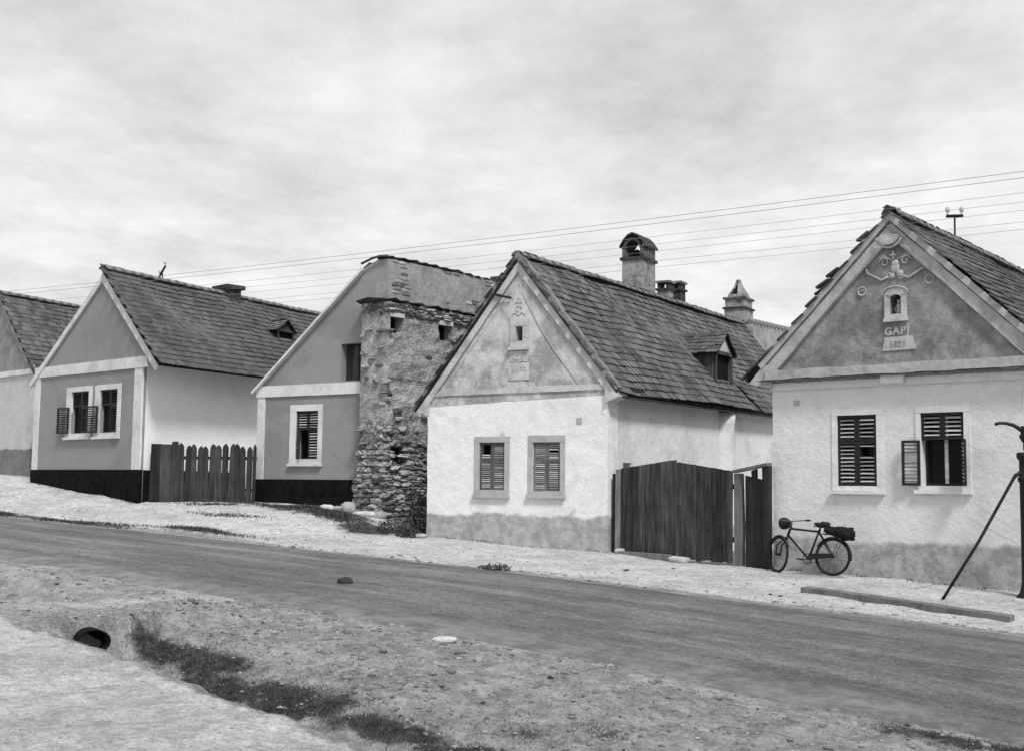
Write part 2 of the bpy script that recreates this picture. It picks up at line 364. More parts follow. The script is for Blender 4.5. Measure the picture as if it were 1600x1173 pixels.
# the road: a strip a little above the ground sheet
def road_mat():
    m = Mat('gravel_road', .95)
    st = m.noise(1.3, 7, .65, m.map((.14, 2.2, 1))); st2 = m.noise(1.1, 9, .75, m.map((.9, 6, 1))); n3 = m.noise(26, 8, .8); n2 = m.noise(2.5, 9, .75); n5 = m.noise(9, 8, .8)
    c = m.mix(m.rng(st, .33, .68), .17, .115); c = m.mixm(c, m.mix(m.rng(st2, .35, .68), 1.12, .86)); c = m.mixm(c, m.mix(m.rng(m.noise(.7, 8, .7, m.map((.5, 1.1, 1), loc=(8, 8, 0))), .36, .66), 1.2, .8)); c = m.mixm(c, m.mix(m.rng(n3, .38, .68), 1.35, .6))
    vv_ = m.math('ADD', m.axis(1), m.math('MULTIPLY', m.math('SUBTRACT', m.noise(.35, 4, .6, m.map((1, .3, 1))), .5), 1.2))
    for cv in (12.9, 14.3, 15.6): c = m.mixm(c, m.mix(m.math('MULTIPLY', m.rng(m.math('ABSOLUTE', m.math('SUBTRACT', vv_, cv)), .08, .4, 1, 0), m.rng(n2, .35, .6)), 1., 1.3))
    n7 = m.noise(55, 3, .6); c = m.mixm(c, m.mix(m.rng(n7, .6, .67), 1., 1.5)); c = m.mixm(c, m.mix(m.rng(n7, .33, .4), .6, 1.))
    c = m.mixm(c, m.mix(m.rng(n2, .35, .68), 1.12, .84)); c = m.mixm(c, m.mix(m.rng(n5, .38, .68), 1.2, .75))
    v = m.axis(1); e = m.noise(1.4, 8, .72, m.map((.6, 1.6, 1), loc=(3, 0, 0))); ee = m.math('MULTIPLY', m.math('SUBTRACT', e, .5), 1.9)
    fe = m.rng(m.math('ADD', v, ee), V_NEAR + 1.0, V_NEAR + .25); c = m.mix(fe, c, m.mix(m.rng(n2, .35, .65), .3, .15))
    fe2 = m.rng(m.math('ADD', v, m.math('MULTIPLY', ee, .35)), V_FAR - .22, V_FAR + .05); c = m.mix(fe2, c, .5)
    return m.done(c, m.bump(m.math('ADD', n3, m.math('ADD', st2, n5)), .035))
mb = MB(); RU = ax([(-90, -36, 2), (-36, 6, .22), (6, 60, 4)]); NV = 34
for j in range(NV + 1):
    t = j / NV
    for u in RU:
        v0 = V_NEAR - .15 + .3 * fbm((u * .5, 0, 0), 1, 4); v1 = V_FAR + .05 + .16 * fbm((u * .7, 7, 0), 1, 5)
        v = v0 + (v1 - v0) * t; z = H(u, v, True) + .014 + .004 * noise.noise(Vector((u * .4, v * 3, 0)))
        if j in (0, NV): z -= .05
        mb.v.append((u, v, z))
n_ = len(RU)
for j in range(NV):
    for i in range(n_ - 1):
        q = j * n_ + i; mb.f.append((q, q + 1, q + n_ + 1, q + n_))
rd = mb.build('road', road_mat(), None, True, kind='structure'); rd.rotation_euler = (0, 0, A_ST)

def gz(x, y):
    u, v = w2uv(x, y); return H(u, v)
def gp(u, v, dz=0.): p = uv2w(u, v); p.z = H(u, v) + dz; return p

# ------------------------------------------------------------------ small stones
def blob(seed, sub=1, rough=.22, box=.55):
    bm = bmesh.new(); bmesh.ops.create_icosphere(bm, subdivisions=sub, radius=1)
    for v in bm.verts:
        p = v.co; mxx = max(abs(p.x), abs(p.y), abs(p.z)); q = p / mxx * box + p * (1 - box)
        q *= 1 + rough * noise.noise(p * 1.3 + Vector((seed * 7.1, 0, 0))); v.co = q * .55
    vs = [v.co.copy() for v in bm.verts]; fs = [tuple(v.index for v in f.verts) for f in bm.faces]; bm.free(); return vs, fs
BLOB = [blob(i, 2) for i in range(6)]
BLOBL = [blob(i + 10, 1) for i in range(6)]
def blob_mesh(i, mat, name='stone', lo=False):
    vs, fs = (BLOBL if lo else BLOB)[i % 6]; return MB().add(vs, fs).mesh(name, mat, True)

# ------------------------------------------------------------------ houses
class House:
    def __init__(s, name, O, a, Bdir, label):
        s.a = Vector((a[0], a[1], 0)); s.O = Vector((O[0], O[1], 0)); s.rz = math.atan2(a[1], a[0])
        s.root = root(name, s.O, s.rz, label, 'house')
        n = Vector((-a[1], a[0], 0)); B = Vector((Bdir[0], Bdir[1], 0)); s.bx, s.by = s.a.dot(B), n.dot(B); s.nm = n
    def P(s, x, t, z): return Vector((x + s.bx * t, s.by * t, z))      # facade x, depth t along the side walls
    def W(s, p): return s.O + s.a * p[0] + s.nm * p[1] + Vector((0, 0, p[2]))
    def wz(s, x, y): w_ = s.W((x, y, 0)); return gz(w_.x, w_.y)
def wall(H_, name, org, ux, inw, outer, holes, th, mat, jt=.012, **props):
    def rs(loop, j):
        o = []
        for i, p in enumerate(loop):
            q = loop[(i + 1) % len(loop)]; L = math.dist(p, q); n = max(1, int(L / .22))
            for k in range(n):
                t = k / n; x, z = p[0] + (q[0] - p[0]) * t, p[1] + (q[1] - p[1]) * t
                o.append((x + jit(x, z, 1.3, j), z + jit(x, z, 8.1, j)))
        return o
    loops = [rs(outer, jt)] + [rs(h, .006) for h in holes]
    mbw = MB(); org = Vector(org); ux = Vector(ux); inw = Vector(inw)
    f3 = lambda p, d: org + ux * p[0] + inw * d + Vector((0, 0, p[1]))
    tris = tessellate_polygon([[Vector((p[0], p[1], 0)) for p in l] for l in loops])
    flatp = [p for l in loops for p in l]; n = len(flatp)
    mbw.v = [tuple(f3(p, 0)) for p in flatp] + [tuple(f3(p, th)) for p in flatp]
    mbw.f = [tuple(t) for t in tris] + [tuple(i + n for i in t[::-1]) for t in tris]
    b = 0
    for l in loops:
        m_ = len(l)
        for i in range(m_): j = (i + 1) % m_; mbw.f.append((b + i, b + j, n + b + j, n + b + i))
        b += m_
    o = mbw.build(name, mat, H_.root, False, **props); fixn(o.data); return o
TILE = {}
def tile_mesh(mat, w=.18, L=.3):
    k = (mat.name, w, L)
    if k not in TILE:
        mb_ = MB(); pts = [(-w / 2, -L), (w / 2, -L), (w / 2, -.04), (w * .36, -.012), (0, 0), (-w * .36, -.012), (-w / 2, -.04)]
        mb_.prism([Vector((x, y, 0)) for x, y in pts], (0, 0, .02)); TILE[k] = (mb_.v, mb_.f, mb_.mesh('tile', mat))
    return TILE[k]
def slope(Hs, name, xr, zr, xe, ze, T, mat, n_ind=0, row=.21, w=.185, t0=-.08, kz=.0, skip=None, xwall=None, ragged=0, seed=1, wav=.02, ridge=False, edge_ov=0):
    rnd = random.Random(seed)
    R0 = Hs.P(xr, t0, zr); E0 = Hs.P(xe, t0, ze); b = Hs.P(0, 1, 0) - Hs.P(0, 0, 0); b.z = kz; Lt = T - t0
    dn = (E0 - R0); Ls = dn.length; dn.normalize(); bn = b.normalized(); nr = dn.cross(bn)
    if nr.z < 0: nr = -nr
    nr.normalize()
    # deck (battens and boards under the tiles)
    mbd = MB(); q = [R0 - nr * .035, E0 - nr * .035, E0 + b * Lt - nr * .035, R0 + b * Lt - nr * .035]
    mbd.prism(q, -nr * .05); dk = mbd.build(name, M_deck, Hs.root); fixn(dk.data)
    vs, fs, tm = tile_mesh(mat, w); mats = []
    nrow = int(Ls / row) + 1
    for r in range(nrow):
        d = Ls - r * row + .05
        if d < .08: break
        nc = int(Lt / w) + 1
        off = (w / 2 if r % 2 else 0)
        rj = rnd.uniform(-.006, .006)
        for c in range(nc + 1):
            t = c * w - off + w * .5
            if t < -.02 or t > Lt + .02: continue
            tt = t + t0; wv = wav * noise.noise(Vector((tt * .5, d * .5, seed * 3.3))) * 2
            if skip and skip(tt, Ls - d, Ls): continue
            if ragged and c == 0 and rnd.random() < .4: t -= rnd.uniform(.0, ragged)
            o_ = R0 + b * t + dn * (d + rj + rnd.uniform(-.012, .012)) + nr * (wv + .012 + rnd.uniform(0, .008))
            X = bn if (bn.cross(dn)).dot(nr) > 0 else -bn
            M = Matrix((( X.x, dn.x, nr.x), (X.y, dn.y, nr.y), (X.z, dn.z, nr.z))).to_4x4()
            M = Matrix.Translation(o_) @ M @ Matrix.Rotation(math.radians(6.5 + rnd.uniform(-1.2, 1.2)), 4, 'X') @ Matrix.Rotation(rnd.gauss(0, .022) * (5 if rnd.random() < .03 else 1), 4, 'Z')
            mats.append((M, (Hs.W(o_) - Vector((0, 0, CAM_Z))).length))
    mats.sort(key=lambda q: q[1])
    for M, _ in mats[:n_ind]: inst('tile', tm, dk, M)
    mbs = MB()
    for M, _ in mats[n_ind:]: mbs.add([M @ Vector(p) for p in vs], fs)
    if mbs.v: mbs.build('roof_tiles', mat, dk, kind='stuff')
    if ridge:
        mr = MB(); seg = 5; rr = .15
        L = .42; pts = []
        for yy, s_ in ((0, 1.08), (L, .95)):
            for k in range(seg + 1):
                a_ = math.pi * k / seg; pts.append(Vector((math.cos(a_) * rr * s_, yy, math.sin(a_) * rr * s_ * .8)))
        for yy, s_ in ((0, .9), (L, .8)):
            for k in range(seg + 1):
                a_ = math.pi * k / seg; pts.append(Vector((math.cos(a_) * rr * s_, yy, math.sin(a_) * rr * s_ * .8 - .005)))
        n6 = seg + 1; F = []
        for k in range(seg): F += [(k, k + 1, n6 + k + 1, n6 + k), (2 * n6 + k, 3 * n6 + k, 3 * n6 + k + 1, 2 * n6 + k + 1), (k, 2 * n6 + k, 2 * n6 + k + 1, k + 1), (n6 + k, n6 + k + 1, 3 * n6 + k + 1, 3 * n6 + k)]
        F += [(0, n6, 3 * n6, 2 * n6), (seg, 2 * n6 + seg, 3 * n6 + seg, n6 + seg)]
        rm = MB().add(pts, F).mesh('ridge_tile', M_ridge, True)
        k = 0; t = 0.
        while t < Lt - .2:
            p = R0 + b * t + Vector((0, 0, -.03 + wav * .5 * noise.noise(Vector((t * .6, seed, 0))) + rnd.uniform(-.008, .012)))
            ang = math.atan2(-bn.x, bn.y)
            inst('ridge_tile', rm, dk, Matrix.Translation(p) @ Matrix.Rotation(ang + rnd.gauss(0, .02), 4, 'Z')); t += .38
    return dk
def strip(Hs, name, mat, p0, p1, w0, out_, dep, perp, n=24, rough=.01, **pr):
    """uneven raised band from p0 to p1 on the facade plane; width w0 along perp, standing out_ proud of y=0, dep deep"""
    p0, p1, perp = Vector(p0), Vector(p1), Vector(perp); mbx = MB(); sec = []
    for i in range(n + 1):
        t = i / n; c = p0.lerp(p1, t); r = lambda k: rough * noise.noise(Vector((c.x * 3.1, c.z * 3.1, k)))
        a = c + perp * r(1); b_ = c + perp * (w0 + r(2)); o = out_ + r(3) * .6
        sec.append([Vector((a.x, -o + c.y, a.z)), Vector((b_.x, -o + c.y, b_.z)), Vector((b_.x, dep + c.y, b_.z)), Vector((a.x, dep + c.y, a.z))])
    mbx.v = [tuple(q) for s_ in sec for q in s_]
    for i in range(n):
        for k in range(4): mbx.f.append((i * 4 + k, i * 4 + (k + 1) % 4, i * 4 + 4 + (k + 1) % 4, i * 4 + 4 + k))
    mbx.f += [(3, 2, 1, 0), tuple(4 * n + k for k in range(4))]
    o = mbx.build(name, mat, Hs.root, **pr); fixn(o.data); return o
def surround(Hs, x0, x1, z0, z1, ox0, ox1, oz0, oz1, mat, out_=.03, name='window_surround', lip=False):
    mbx = MB(); g = .004
    j = lambda: random.uniform(-.004, .004)
    mbx.box(x0, x1, -out_, .05, oz1 + j(), z1 + j()); mbx.box(x0, ox0 + j(), -out_ + g, .05, oz0, oz1); mbx.box(ox1 + j(), x1, -out_ + g, .05, oz0, oz1); mbx.box(x0, x1, -out_ - .002, .05, z0 + j(), oz0 + j())
    fr_ = mbx.build(name, mat, Hs.root)
    MB().box(x0 - .02, x1 + .02, -out_ - .06, .05, z0 - .035, z0 + .03).build('sill', mat, fr_)
    return fr_
def window(Hs, x0, x1, z0, z1, y=.16, mull=True, mat=None):
    mbx = MB(); f = .045; mat = mat or M_sh4f
    mbx.box(x0, x0 + f, y, y + .05, z0, z1); mbx.box(x1 - f, x1, y, y + .05, z0, z1); mbx.box(x0 + f, x1 - f, y, y + .05, z0, z0 + f); mbx.box(x0 + f, x1 - f, y, y + .05, z1 - f, z1)
    xm = (x0 + x1) / 2
    wn = mbx.build('window', mat, Hs.root)
    if mull: MB().box(xm - .03, xm + .03, y - .01, y + .045, z0 + f, z1 - f).build('mullion', M_sh3s if mull == 2 else mat, wn)
    for a, b_ in (((x0 + f, xm - .03), (xm + .03, x1 - f)) if mull else ((x0 + f, x1 - f),)):
        MB().box(a, b_, y + .02, y + .028, z0 + f, z1 - f).build('pane', M_glass, wn)
    return wn
def leaf(Hs, x0, x1, z0, z1, y, n, mf, ms, hinge='l', ang=0., gone=(), seed=0):
    rnd = random.Random(seed); W = x1 - x0; Hh = z1 - z0; f = min(.05, W * .16); th = .035
    hx = x0 if hinge == 'l' else x1; sg = 1 if hinge == 'l' else -1
    mbx = MB(); e = .003
    B_ = lambda a, b_, c, d: mbx.box(min(sg * a, sg * b_), max(sg * a, sg * b_), 0, th, c, d)
    B_(e, f, e, Hh - e); B_(W - f, W - e, e, Hh - e); B_(f, W - f, e, f); B_(f, W - f, Hh - f, Hh - e)
    o = mbx.build('shutter', mf, Hs.root); o.location = (hx, y, z0); o.rotation_euler = (0, 0, ang)
    ph = (Hh - 2 * f) / n; sm = MB().box(-(W / 2 - f), (W / 2 - f), -.022, .022, -.004, .004).mesh('slat', ms)
    for i in range(n):
        if i in gone: continue
        M = Matrix.Translation((sg * W / 2, th / 2, f + ph * (i + .5))) @ Matrix.Rotation(rnd.gauss(0, .012), 4, 'Y') @ Matrix.Rotation(math.radians(38 + rnd.gauss(0, 5)), 4, 'X')
        inst('slat', sm, o, M)
    return o
def back_and_left(Hs, xl, xr, z0, zeL, zeR, xa, za, T, mat):
    wall(Hs, 'wall', Hs.P(xl, 0, 0) + Vector((0, .3, 0)), Hs.P(0, 1, 0) - Hs.P(0, 0, 0), (1, 0, 0), [(0.02, z0), (T, z0), (T, zeL), (0.02, zeL)], [], .3, mat)
    wall(Hs, 'wall', Hs.P(0, T, 0), (1, 0, 0), (0, -1, 0), [(xl + .35, z0), (xr - .35, z0), (xr - .35, zeR), (xa, za), (xl + .35, zeL)], [], .3, mat)
def text(Hs, s_, x, z, size, mat, ext=.012, y=-.0, sx=1.):
    cu = D.curves.new('inscription', 'FONT'); cu.body = s_; cu.size = size; cu.extrude = ext; cu.align_x = 'CENTER'; cu.space_character = 1.15; cu.offset = .006
    tmp = D.objects.new('tmp', cu); COL.objects.link(tmp); bpy.context.view_layer.update()
    me_ = D.meshes.new_from_object(tmp.evaluated_get(bpy.context.evaluated_depsgraph_get())); D.objects.remove(tmp)
    me_.materials.clear(); me_.materials.append(mat)
    o = D.objects.new('inscription', me_); o.location = (x, y, z); o.rotation_euler = (math.pi / 2, 0, 0); o.scale = (sx, 1, 1); return link(o, Hs.root)

# ---- house 1: grey front with white trim, second from the left
h1 = House('village_house', (-14.406, 36.7), (.7345, -.6786), (.4226, .9063), 'grey gabled house with white corner strips, black plinth and bright white side wall')
T1 = 12.5
hole1 = [(2.27, 3.0, 3.28, 4.2), (3.92, 2.99, 4.86, 4.19)]
rect = lambda a: [(a[0], a[1]), (a[2], a[1]), (a[2], a[3]), (a[0], a[3])]
sl1L, sl1R = (7.63 - 4.72) / (3.88 + .32), (7.63 - 4.74) / (7.07 - 3.88)
zL1 = lambda x: 7.53 - (3.88 - x) * sl1L; zR1 = lambda x: 7.53 - (x - 3.88) * sl1R
wall(h1, 'wall', (0, 0, 0), (1, 0, 0), (0, 1, 0), [(0, .9), (6.1, .6), (6.1, zR1(6.1)), (3.88, 7.53), (0, zL1(0))], [rect(hole1[0]), rect(hole1[1])], .12, M_h1, .008)
sd1 = h1.P(0, 1, 0)
wall(h1, 'wall', Vector((6.1, 0, 0)) + sd1 * .0, sd1, (-1, 0, 0), [(.13, .6), (T1, .6), (T1, zR1(6.1)), (.13, zR1(6.1))], [], .4, M_h1s)
back_and_left(h1, 0, 6.1, .6, zL1(0), zR1(6.1), 3.88, 7.5, T1, M_h1s)
wall(h1, 'wall', Vector((6.112, 0.004, 0)), sd1, (-1, 0, 0), [(.0, 1.957), (.14, 1.957), (.14, zR1(6.1)), (.0, zR1(6.1))], [], .01, M_h1s)
mbx = MB(); mbx.prism([(-.03, -.035, .8), (6.13, -.035, .5), (6.13, -.035, 1.96), (-.03, -.035, 1.97)], (0, .1, 0))
q = [Vector((6.15, -.04, .4)), Vector((6.15, -.04, 1.955))]; e_ = sd1 * 4.0
mbx.prism([q[0], q[0] + e_, q[1] + e_ - Vector((0,0,.0)), q[1]], (-.08, 0, 0)); mbx.build('plinth', M_plinth, h1.root)
strip(h1, 'corner_strip', M_trim, (0, 0, 1.97), (0, 0, 4.8), .32, .025, .02, (1, 0, 0), rough=.006)
strip(h1, 'corner_strip', M_trim, (5.72, 0, 1.965), (5.72, 0, 4.7), .4, .025, .02, (1, 0, 0), rough=.006)
strip(h1, 'cornice_band', M_trim, (-.02, 0, 4.72), (6.35, 0, 4.69), .3, .045, .02, (0, 0, 1), rough=.008)
strip(h1, 'rake_trim', M_trim, (-.32, -.04, 4.58), (3.88, -.04, 7.49), .24, .03, .03, (.25, 0, -.62), rough=.01)
strip(h1, 'rake_trim', M_trim, (7.0, -.04, 4.72), (3.88, -.04, 7.53), .3, .03, .03, (-.62, 0, -.52), rough=.012)
for k, (x0, z0, x1, z1) in enumerate(hole1):
    surround(h1, x0 - .29, x1 + .17, z0 - .14, z1 + .14, x0, x1, z0, z1, M_trim)
    window(h1, x0, x1, z0, z1, .11); xm = (x0 + x1) / 2; zm = z0 + (z1 - z0) * .63
    leaf(h1, x0, xm, zm, z1, .04, 6, M_sh1, M_sh1s, 'l', 0); leaf(h1, xm, x1, zm, z1, .04, 6, M_sh1, M_sh1s, 'r', 0)
    leaf(h1, xm, x1, z0, zm, .04, 10, M_sh1, M_sh1s, 'r', 0)
    o = leaf(h1, x0 - .02, xm, z0, zm, -.06, 10, M_sh1, M_sh1s, 'l', math.radians(-172))
slope(h1, 'roof', 3.88, 7.63, 7.07, 4.74, T1, M_tile1, 300, row=.235, t0=-.1, kz=.01, seed=11, wav=.022, ridge=True)
slope(h1, 'roof', 3.88, 7.6, -.3, 4.7, T1, M_tile1, 0, row=.235, t0=.1, kz=.01, seed=12)
c = h1.P(3.4, 5.3, 0)
ch = MB().box(c.x, c.x + .68, c.y, c.y + .5, 7.2, 7.82).build('chimney', M_soot, h1.root)
MB().prism([(c.x - .0, c.y - .0, 7.82), (c.x + .68, c.y, 7.82), (c.x + .68, c.y + .5, 7.82), (c.x, c.y + .5, 7.82)], (0, 0, .04)).box(c.x - .1, c.x + .78, c.y - .1, c.y + .6, 7.86, 7.99).build('chimney_cap', M_soot, ch)
# roof mast
def mast(Hs, x, t, z0, z1, tilt, bw_, yaw=.2):
    p = Hs.P(x, t, z0); mr = MB().tube([p, (p.x - math.sin(tilt * .3) * .2, p.y, z1)], .02, 6).build('roof_mast', M_iron, Hs.root)
    c_ = Vector((p.x - math.sin(tilt * .3) * .2, p.y, z1)); d = Vector((math.cos(tilt), 0, math.sin(tilt)))
    MB().tube([c_ - d * bw_, c_ + d * bw_], .035, 6).build('crossbar', M_iron, mr)
    for s_ in (-.85, .85):
        q = c_ + d * bw_ * s_; MB().lathe(q, [(.015, 0), (.015, .08), (.045, .09), (.05, .14), (.035, .18), (.01, .2)], 8).build('insulator', M_porc, mr)
mast(h1, 3.6, 2.6, 7.5, 8.02, .75, .22)
# small dormer
def dormer(Hs, xf, t1, t2, z0, z1, zp, xb, mw, boarded=False, name='dormer', gmat=None):
    """gabled dormer whose front stands at facade x = xf and looks down the slope"""
    th = .06; tm = (t1 + t2) / 2
    P = Hs.P; mbx = MB(); zsl = z0
    # cheeks
    for t, s_ in ((t1, 1), (t2, -1)):
        mbx.prism([P(xf, t, z0), P(xf, t, z1), P(xb, t, z1), P(xb, t, z1 - .02)], (0, s_ * th, 0))
    dm = mbx.build(name, mw, Hs.root); fixn(dm.data)
    g = MB(); g.prism([P(xf, t1, z1), P(xf, t2, z1), P(xf, tm, zp - .05)], (-.06, 0, 0)); o = g.build('gable_board', gmat or mw, dm); fixn(o.data)
    f = MB(); f.prism([P(xf + .02, t1, z0), P(xf + .02, t1 + .07, z0), P(xf + .02, t1 + .07, z1), P(xf + .02, t1, z1)], (-.08, 0, 0)); f.prism([P(xf + .02, t2 - .06, z0), P(xf + .02, t2, z0), P(xf + .02, t2, z1), P(xf + .02, t2 - .06, z1)], (-.08, 0, 0))
    f.prism([P(xf + .03, t1 - .08, z1 - .06), P(xf + .03, t2 + .08, z1 - .06), P(xf + .03, t2 + .08, z1 + .03), P(xf + .03, t1 - .08, z1 + .03)], (-.1, 0, 0)); o = f.build('dormer_frame', M_board, dm); fixn(o.data)
    ib = MB(); ib.prism([P(xf - .09, t1 + .07, z0 - .1), P(xf - .09, t2 - .07, z0 - .1), P(xf - .09, t2 - .07, z1), P(xf - .09, t1 + .07, z1)], (-.03, 0, 0)); o = ib.build('inner_shade_sheet', M_dark, dm); fixn(o.data)  # added black sheet paints the shade inside the dormer
    # two little roof slopes
    for sgn in (-1, 1):
        te = tm + sgn * ((t2 - t1) / 2 + (.16 if sgn < 0 else .08)); ze = z1 - .05; tsk = .1
        q = [P(xf + tsk, tm, zp), P(xb, tm, zp), P(xb, te, ze), P(xf + tsk, te, ze)]
        mm_ = MB(); nn_ = (q[1] - q[0]).cross(q[3] - q[0]).normalized()
        if nn_.z < 0: nn_ = -nn_
        mm_.prism(q, -nn_ * .03); dk = mm_.build('dormer_roof', M_deck, dm); fixn(dk.data)
        along = (q[1] - q[0]); La = along.length; along.normalize(); dn = (q[3] - q[0]); Ld = dn.length; dn.normalize()
        vs, fs, tmh = tile_mesh(M_tile, .17, .26); rnd = random.Random(5)
        X = along if along.cross(dn).dot(nn_) > 0 else -along
        MM = Matrix(((X.x, dn.x, nn_.x), (X.y, dn.y, nn_.y), (X.z, dn.z, nn_.z))).to_4x4()
        d = Ld + .04
        while d > .1:
            a_ = .07
            while a_ < La:
                M = Matrix.Translation(q[0] + along * a_ + dn * (d + rnd.uniform(-.02, .02)) + nn_ * (.01 + rnd.uniform(0, .012))) @ MM @ Matrix.Rotation(math.radians(7), 4, 'X') @ Matrix.Rotation(rnd.gauss(0, .06), 4, 'Z')
                inst('tile', tmh, dk, M); a_ += .175
            d -= .17
    return dm
def z_on(xr, zr, xe, ze, x): return zr + (ze - zr) * (x - xr) / (xe - xr)
dormer(h1, 5.5, 6.6, 7.5, z_on(3.88, 7.7, 7.07, 4.8, 5.5), 6.6, 6.95, 4.75, M_soot, True)

# ---- house 0: far left
h0 = House('village_house', (-18.765, 41.693), (.7345, -.6786), (.4226, .9063), 'old pale plastered house cut by the left edge of the photo, mossy tiled roof')
sl0 = (7.82 - 5.0) / 2.75
z0R = lambda x: 7.72 - (x - 2.4) * sl0
wall(h0, 'wall', (0, 0, 0), (1, 0, 0), (0, 1, 0), [(-.1, 1), (4.95, 1), (4.95, 5.05), (-.1, 5.05)], [], .4, M_h0)
wall(h0, 'gable', (0, .0, 0), (1, 0, 0), (0, 1, 0), [(-.1, 5.052), (4.93, 5.052), (4.93, z0R(4.93)), (2.4, 7.72), (-.1, z0R(4.9))], [], .4, M_h0g)
wall(h0, 'wall', (4.95, 0, 0), sd1, (-1, 0, 0), [(.42, 1), (11, 1), (11, 5.05), (.42, 5.05)], [], .4, M_h0)
back_and_left(h0, -.1, 4.95, 1, 5.0, 5.0, 2.4, 7.6, 11, M_h0)
strip(h0, 'cornice_band', M_trim, (-.1, 0, 5.0), (5.05, 0, 5.0), .17, .06, .02, (0, 0, 1))
strip(h0, 'rake_trim', M_h3r, (5.2, -.02, 5.0), (2.4, -.02, 7.8), .26, .03, .03, (-.6, 0, -.5), rough=.04)
slope(h0, 'roof', 2.4, 7.82, 5.2, 5.0, 11, M_tile, 300, row=.235, t0=-.1, seed=21, ridge=True, wav=.03)
slope(h0, 'roof', 2.4, 7.82, -.4, 5.0, 11, M_tile, 0, row=.235, t0=-.1, seed=22)

# ---- house 2: grey half gable with stone firewall
h2 = House('village_house', (-6.888, 33.0), (.8396, -.5432), (.6157, .788), 'grey half-gabled house with one shuttered window beside the ruined rubble wall')
sl2 = (7.3 - 4.22) / 3.83
z2 = lambda x: 7.25 - (3.68 - x) * sl2
ho2 = [(1.42, 2.28, 2.19, 3.55), (2.91, 4.29, 3.58, 5.25)]
wall(h2, 'wall', (0, 0, 0), (1, 0, 0), (0, 1, 0), [(0, .6), (4.41, .6), (4.41, 7.36), (4.2, 7.36), (3.95, 7.32), (3.68, 7.22), (0, z2(0))], [rect(ho2[0]), rect(ho2[1])], .4, M_h2, .01)
b2 = h2.P(0, 1, 0)
wall(h2, 'firewall', Vector((4.42, 0, 0)), b2, (-1, 0, 0), [(.0, .6), (12, .6), (12, 7.4), (8, 7.34), (4, 7.4), (.0, 7.36)], [], .4, M_h2side, .03)
wall(h2, 'wall', Vector((0, .3, 0)), b2, (1, 0, 0), [(.1, .6), (12, .6), (12, z2(0)), (.1, z2(0))], [], .3, M_h1s)
wall(h2, 'wall', h2.P(0, 12, 0), (1, 0, 0), (0, -1, 0), [(.35, .6), (4.1, .6), (4.1, 7.2), (.35, z2(.35))], [], .3, M_h2side)
# coping slabs of the firewall: uneven stones laid along the top
rnd = random.Random(3); t = -.05; cm = [MB().add(*blob(30 + i, 1, .25, .8)).mesh('coping_stone', M_soot) for i in range(4)]
fw = [o for o in h2.root.children if o.name.startswith('firewall')][0]
while t < 9:
    L = rnd.uniform(.3, .55); p = h2.P(4.22, t + L / 2, 7.42 + rnd.uniform(-.01, .015) + .03 * math.sin(t))
    inst('coping_stone', rnd.choice(cm), fw, Matrix.Translation(p) @ Matrix.Rotation(math.atan2(-h2.bx, h2.by), 4, 'Z') @ Matrix.Diagonal((.46, L * 1.05, .075, 1))); t += L * .96
def rubble(Hs, par, face, T0, T1, Z0, Z1, n, szr, mat, rnd, hmin=.06, hmax=.13, prob=1., outp=.03, limit=300, name='stone', skipf=None):
    """lay stones in rough courses on a face: face(t,z,d) -> local point, basis"""
    lst = []; z = Z0
    while z < Z1:
        hh = rnd.uniform(hmin, hmax); t = T0 + rnd.uniform(-.1, .05)
        while t < T1:
            L = rnd.uniform(*szr)
            if rnd.random() < prob and not (skipf and skipf(t + L / 2, z + hh / 2)):
                lst.append((t + L / 2, z + hh / 2 + rnd.uniform(-.015, .015), L, hh))
            t += L * 1.02
        z += hh * 1.03
    return lst
# patches of bare coursed stone on the firewall
ms2 = [blob_mesh(i, M_stone, 'stone', True) for i in range(6)]
lst = [q for q in rubble(None, None, None, .2, 5.2, 6.5, 7.35, 0, (.16, .4), None, rnd, .06, .12) if noise.noise(Vector((q[0] * .9, q[1] * 1.6, 3))) > .06 + (7.3 - q[1]) * .45]
for k, (t, z, L, hh) in enumerate(lst[:290]):
    inst('stone', ms2[k % 6], fw, Matrix.Translation(h2.P(4.42, t, z)) @ Matrix.Rotation(math.atan2(-h2.bx, h2.by), 4, 'Z') @ Matrix.Diagonal((.035, L * .97, hh * .99, 1)))
MB().prism([(-.03, -.03, .7), (4.0, -.03, .7), (4.0, -.03, 1.75), (-.03, -.03, 1.75)], (0, .08, 0)).build('plinth', M_plinth, h2.root)
strip(h2, 'corner_strip', M_trim, (0, 0, 1.75), (0, 0, 3.96), .27, .025, .02, (1, 0, 0), rough=.006)
strip(h2, 'cornice_band', M_trim, (-.05, 0, 3.95), (3.62, 0, 3.95), .3, .045, .02, (0, 0, 1), rough=.006)
surround(h2, 1.2, 2.33, 2.13, 3.71, *[ho2[0][i] for i in (0, 2, 1, 3)], M_trim)
x0, z0, x1, z1 = ho2[0]; xm = (x0 + x1) / 2; zm = z0 + (z1 - z0) * .6
window(h2, x0, x1, z0, z1, .2)
leaf(h2, x0, xm, zm, z1, .03, 6, M_sh1, M_sh4s, 'l', 0, seed=1); leaf(h2, xm, x1, zm, z1, .03, 6, M_sh1, M_sh4s, 'r', 0, seed=2)
leaf(h2, x0, xm - .08, z0, zm, .03, 9, M_sh1, M_sh4s, 'l', math.radians(-38), seed=3); leaf(h2, xm, x1, z0, zm, .03, 9, M_sh1, M_sh4s, 'r', 0, seed=4)
